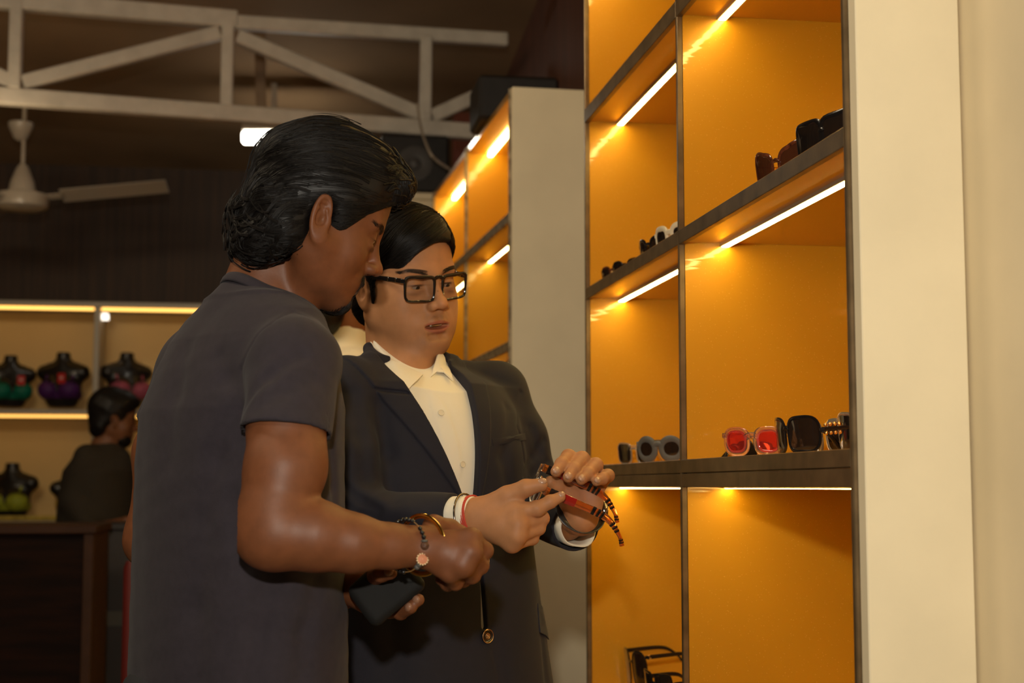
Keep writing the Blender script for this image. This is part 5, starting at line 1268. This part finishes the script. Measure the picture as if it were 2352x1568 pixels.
def shade(px, Y, z, face, label, h, X=None, lean=-6, **k):
    if X is None: X = P(px, 1118, Y)[0]
    a = math.radians(face); fw = np.array([-math.sin(a), math.cos(a), math.sin(math.radians(lean))])
    make_glasses('sunglasses', frameT((X, Y, z+h), fw, (0, 0, 1)), label, 'sunglasses', group=g, **k)
def yfront(px, X=.76):
    d = FWD*F+RIGHT*(px-W/2)+UP*(H/2-1118); return X/d[0]*d[1]
# faces turn to the aisle (-x) and towards the viewer (-y): angle 90 = -x, 180 = -y
zA, zB, zE = 1.2885, 1.6985, .7955
# shelf at eye level, left bay
shade(0, yfront(1462, .78), zA, 118, 'smoky clear square sunglasses left on the eye-level shelf of the left bay', .0235, X=.775, shape='square', lw=.050, lh=.044, rim=.0022, fm=silvac, lm=smoke, tm=silvac, tlen=.12)
shade(0, yfront(1524, .775), zA, 128, 'thick matte grey round sunglasses on the left bay eye-level shelf', .027, X=.765, shape='round', lw=.043, lh=.040, rim=.0065, depth=.006, gap=.016, fm=greyac, lm=darklens, tm=greyac, tlen=.12, th=(.012, .008))
# right bay
shade(0, yfront(1672, .80), zA, 140, 'folded black sunglasses lying low at the left end of the right bay', .0175, X=.81, lean=40, shape='rect', lw=.056, lh=.034, rim=.003, fm=blk, lm=smoke, tm=blk, fold=True, studs=(studm, [(.05, 0), (.1, 0)], .0012))
shade(0, yfront(1742, .775), zA, 138, 'clear pink square sunglasses with red-pink lenses', .0245, X=.765, shape='soft', lw=.038, lh=.038, rim=.0050, depth=.005, gap=.016, fm=pinkac, lm=pinklens, tm=pinkac, tlen=.12)
shade(0, yfront(1822, .765), zA, 99, 'oversized black wrap sunglasses with gold hinge bars', .0275, X=.757, shape='shield', lw=.060, lh=.050, rim=.0030, gap=.010, curve=4.0, fm=blk, lm=darklens, tm=blk, th=(.006, .010), tlen=.105, drop=.045, tz=.10,
      studs=(goldhw, [(.02, .006), (.06, .006), (.10, .006), (.14, .006), (.02, -.006), (.06, -.006), (.10, -.006), (.14, -.006)], .0030))
shade(0, yfront(1893, .86), zA, 96, 'smoky sunglasses with curved glossy frame behind the black wrap pair', .029, X=.862, shape='soft', lw=.050, lh=.050, rim=.0040, fm=silvac, lm=darklens, tm=blk, tlen=.07)
shade(0, yfront(1962, .86), zA, 104, 'large grey square sunglasses at the right end of the eye-level shelf', .0335, X=.87, shape='square', lw=.056, lh=.057, rim=.0028, fm=silvac, lm=smoke, tm=silvac, tlen=.06)
# shelf above, left bay (seen from below)
shade(0, yfront(1422, .765), zB, 110, 'small tortoise sunglasses at the left end of the upper left shelf', .019, X=.753, shape='soft', lw=.042, lh=.032, rim=.003, fm=tort, lm=smoke, tm=creamac, tlen=.08)
shade(0, yfront(1455, .78), zB, 112, 'small black sunglasses second on the upper left shelf', .020, X=.765, shape='soft', lw=.045, lh=.034, rim=.003, fm=blk, lm=smoke, tm=blk, tlen=.08)
shade(0, yfront(1505, .765), zB, 104, 'glossy black wrap sunglasses in the middle of the upper left shelf', .024, X=.755, shape='soft', lw=.052, lh=.042, rim=.0035, curve=3.6, fm=blk, lm=smoke, tm=blk, tlen=.10, studs=(studm, [(.03, .002)], .0016))
shade(0, yfront(1550, .765), zB, 108, 'cream sunglasses with black lenses by the divider on the upper left shelf', .024, X=.76, shape='soft', lw=.048, lh=.042, rim=.0055, depth=.006, fm=creamac, lm=smoke, tm=creamac, tlen=.10)
# upper right shelf
shade(0, yfront(1792, .76), zB, 106, 'tortoise cat-eye sunglasses on the upper right shelf', .0295, X=.762, shape='cat', lw=.054, lh=.052, rim=.0035, fm=tort, lm=tlens, tm=goldhw, th=(.003, .003), tt=.002, tlen=.12)
shade(0, yfront(1893, .755), zB, 106, 'big black flat-top shield sunglasses with studs on the upper right shelf', .031, X=.762, shape='rect', lw=.070, lh=.056, rim=.0040, gap=.004, fm=blk, lm=smoke, tm=blk, th=(.018, .012), tlen=.10, studs=(studm, [(.03, .004), (.03, -.004), (.15, .004), (.3, .004)], .0018))
# lowest visible shelf

shade(0, yfront(1505, .78), zE, 100, 'plain black sunglasses in front of the gold-hinged pair on the lowest shelf', .036, X=.775, shape='rect', lw=.056, lh=.066, rim=.003, fm=blk, lm=smoke, tm=blk, tlen=.10)
shade(0, yfront(1448, .80), zE, 96, 'large black sunglasses with gold hinges on the lowest shelf', .043, X=.80, shape='soft', lw=.060, lh=.080, rim=.003, fm=blk, lm=darklens, tm=blk, tlen=.13, tz=.38, drop=.04, studs=(goldhw, [(.01, .003), (.02, -.003)], .0022))
shade(0, 2.72, zE, 104, 'brown clear sunglasses against the divider on the lowest shelf', .050, X=.80, shape='square', lw=.05, lh=.09, rim=.003, fm=silvac, lm=tlens, tm=silvac, tlen=.05)
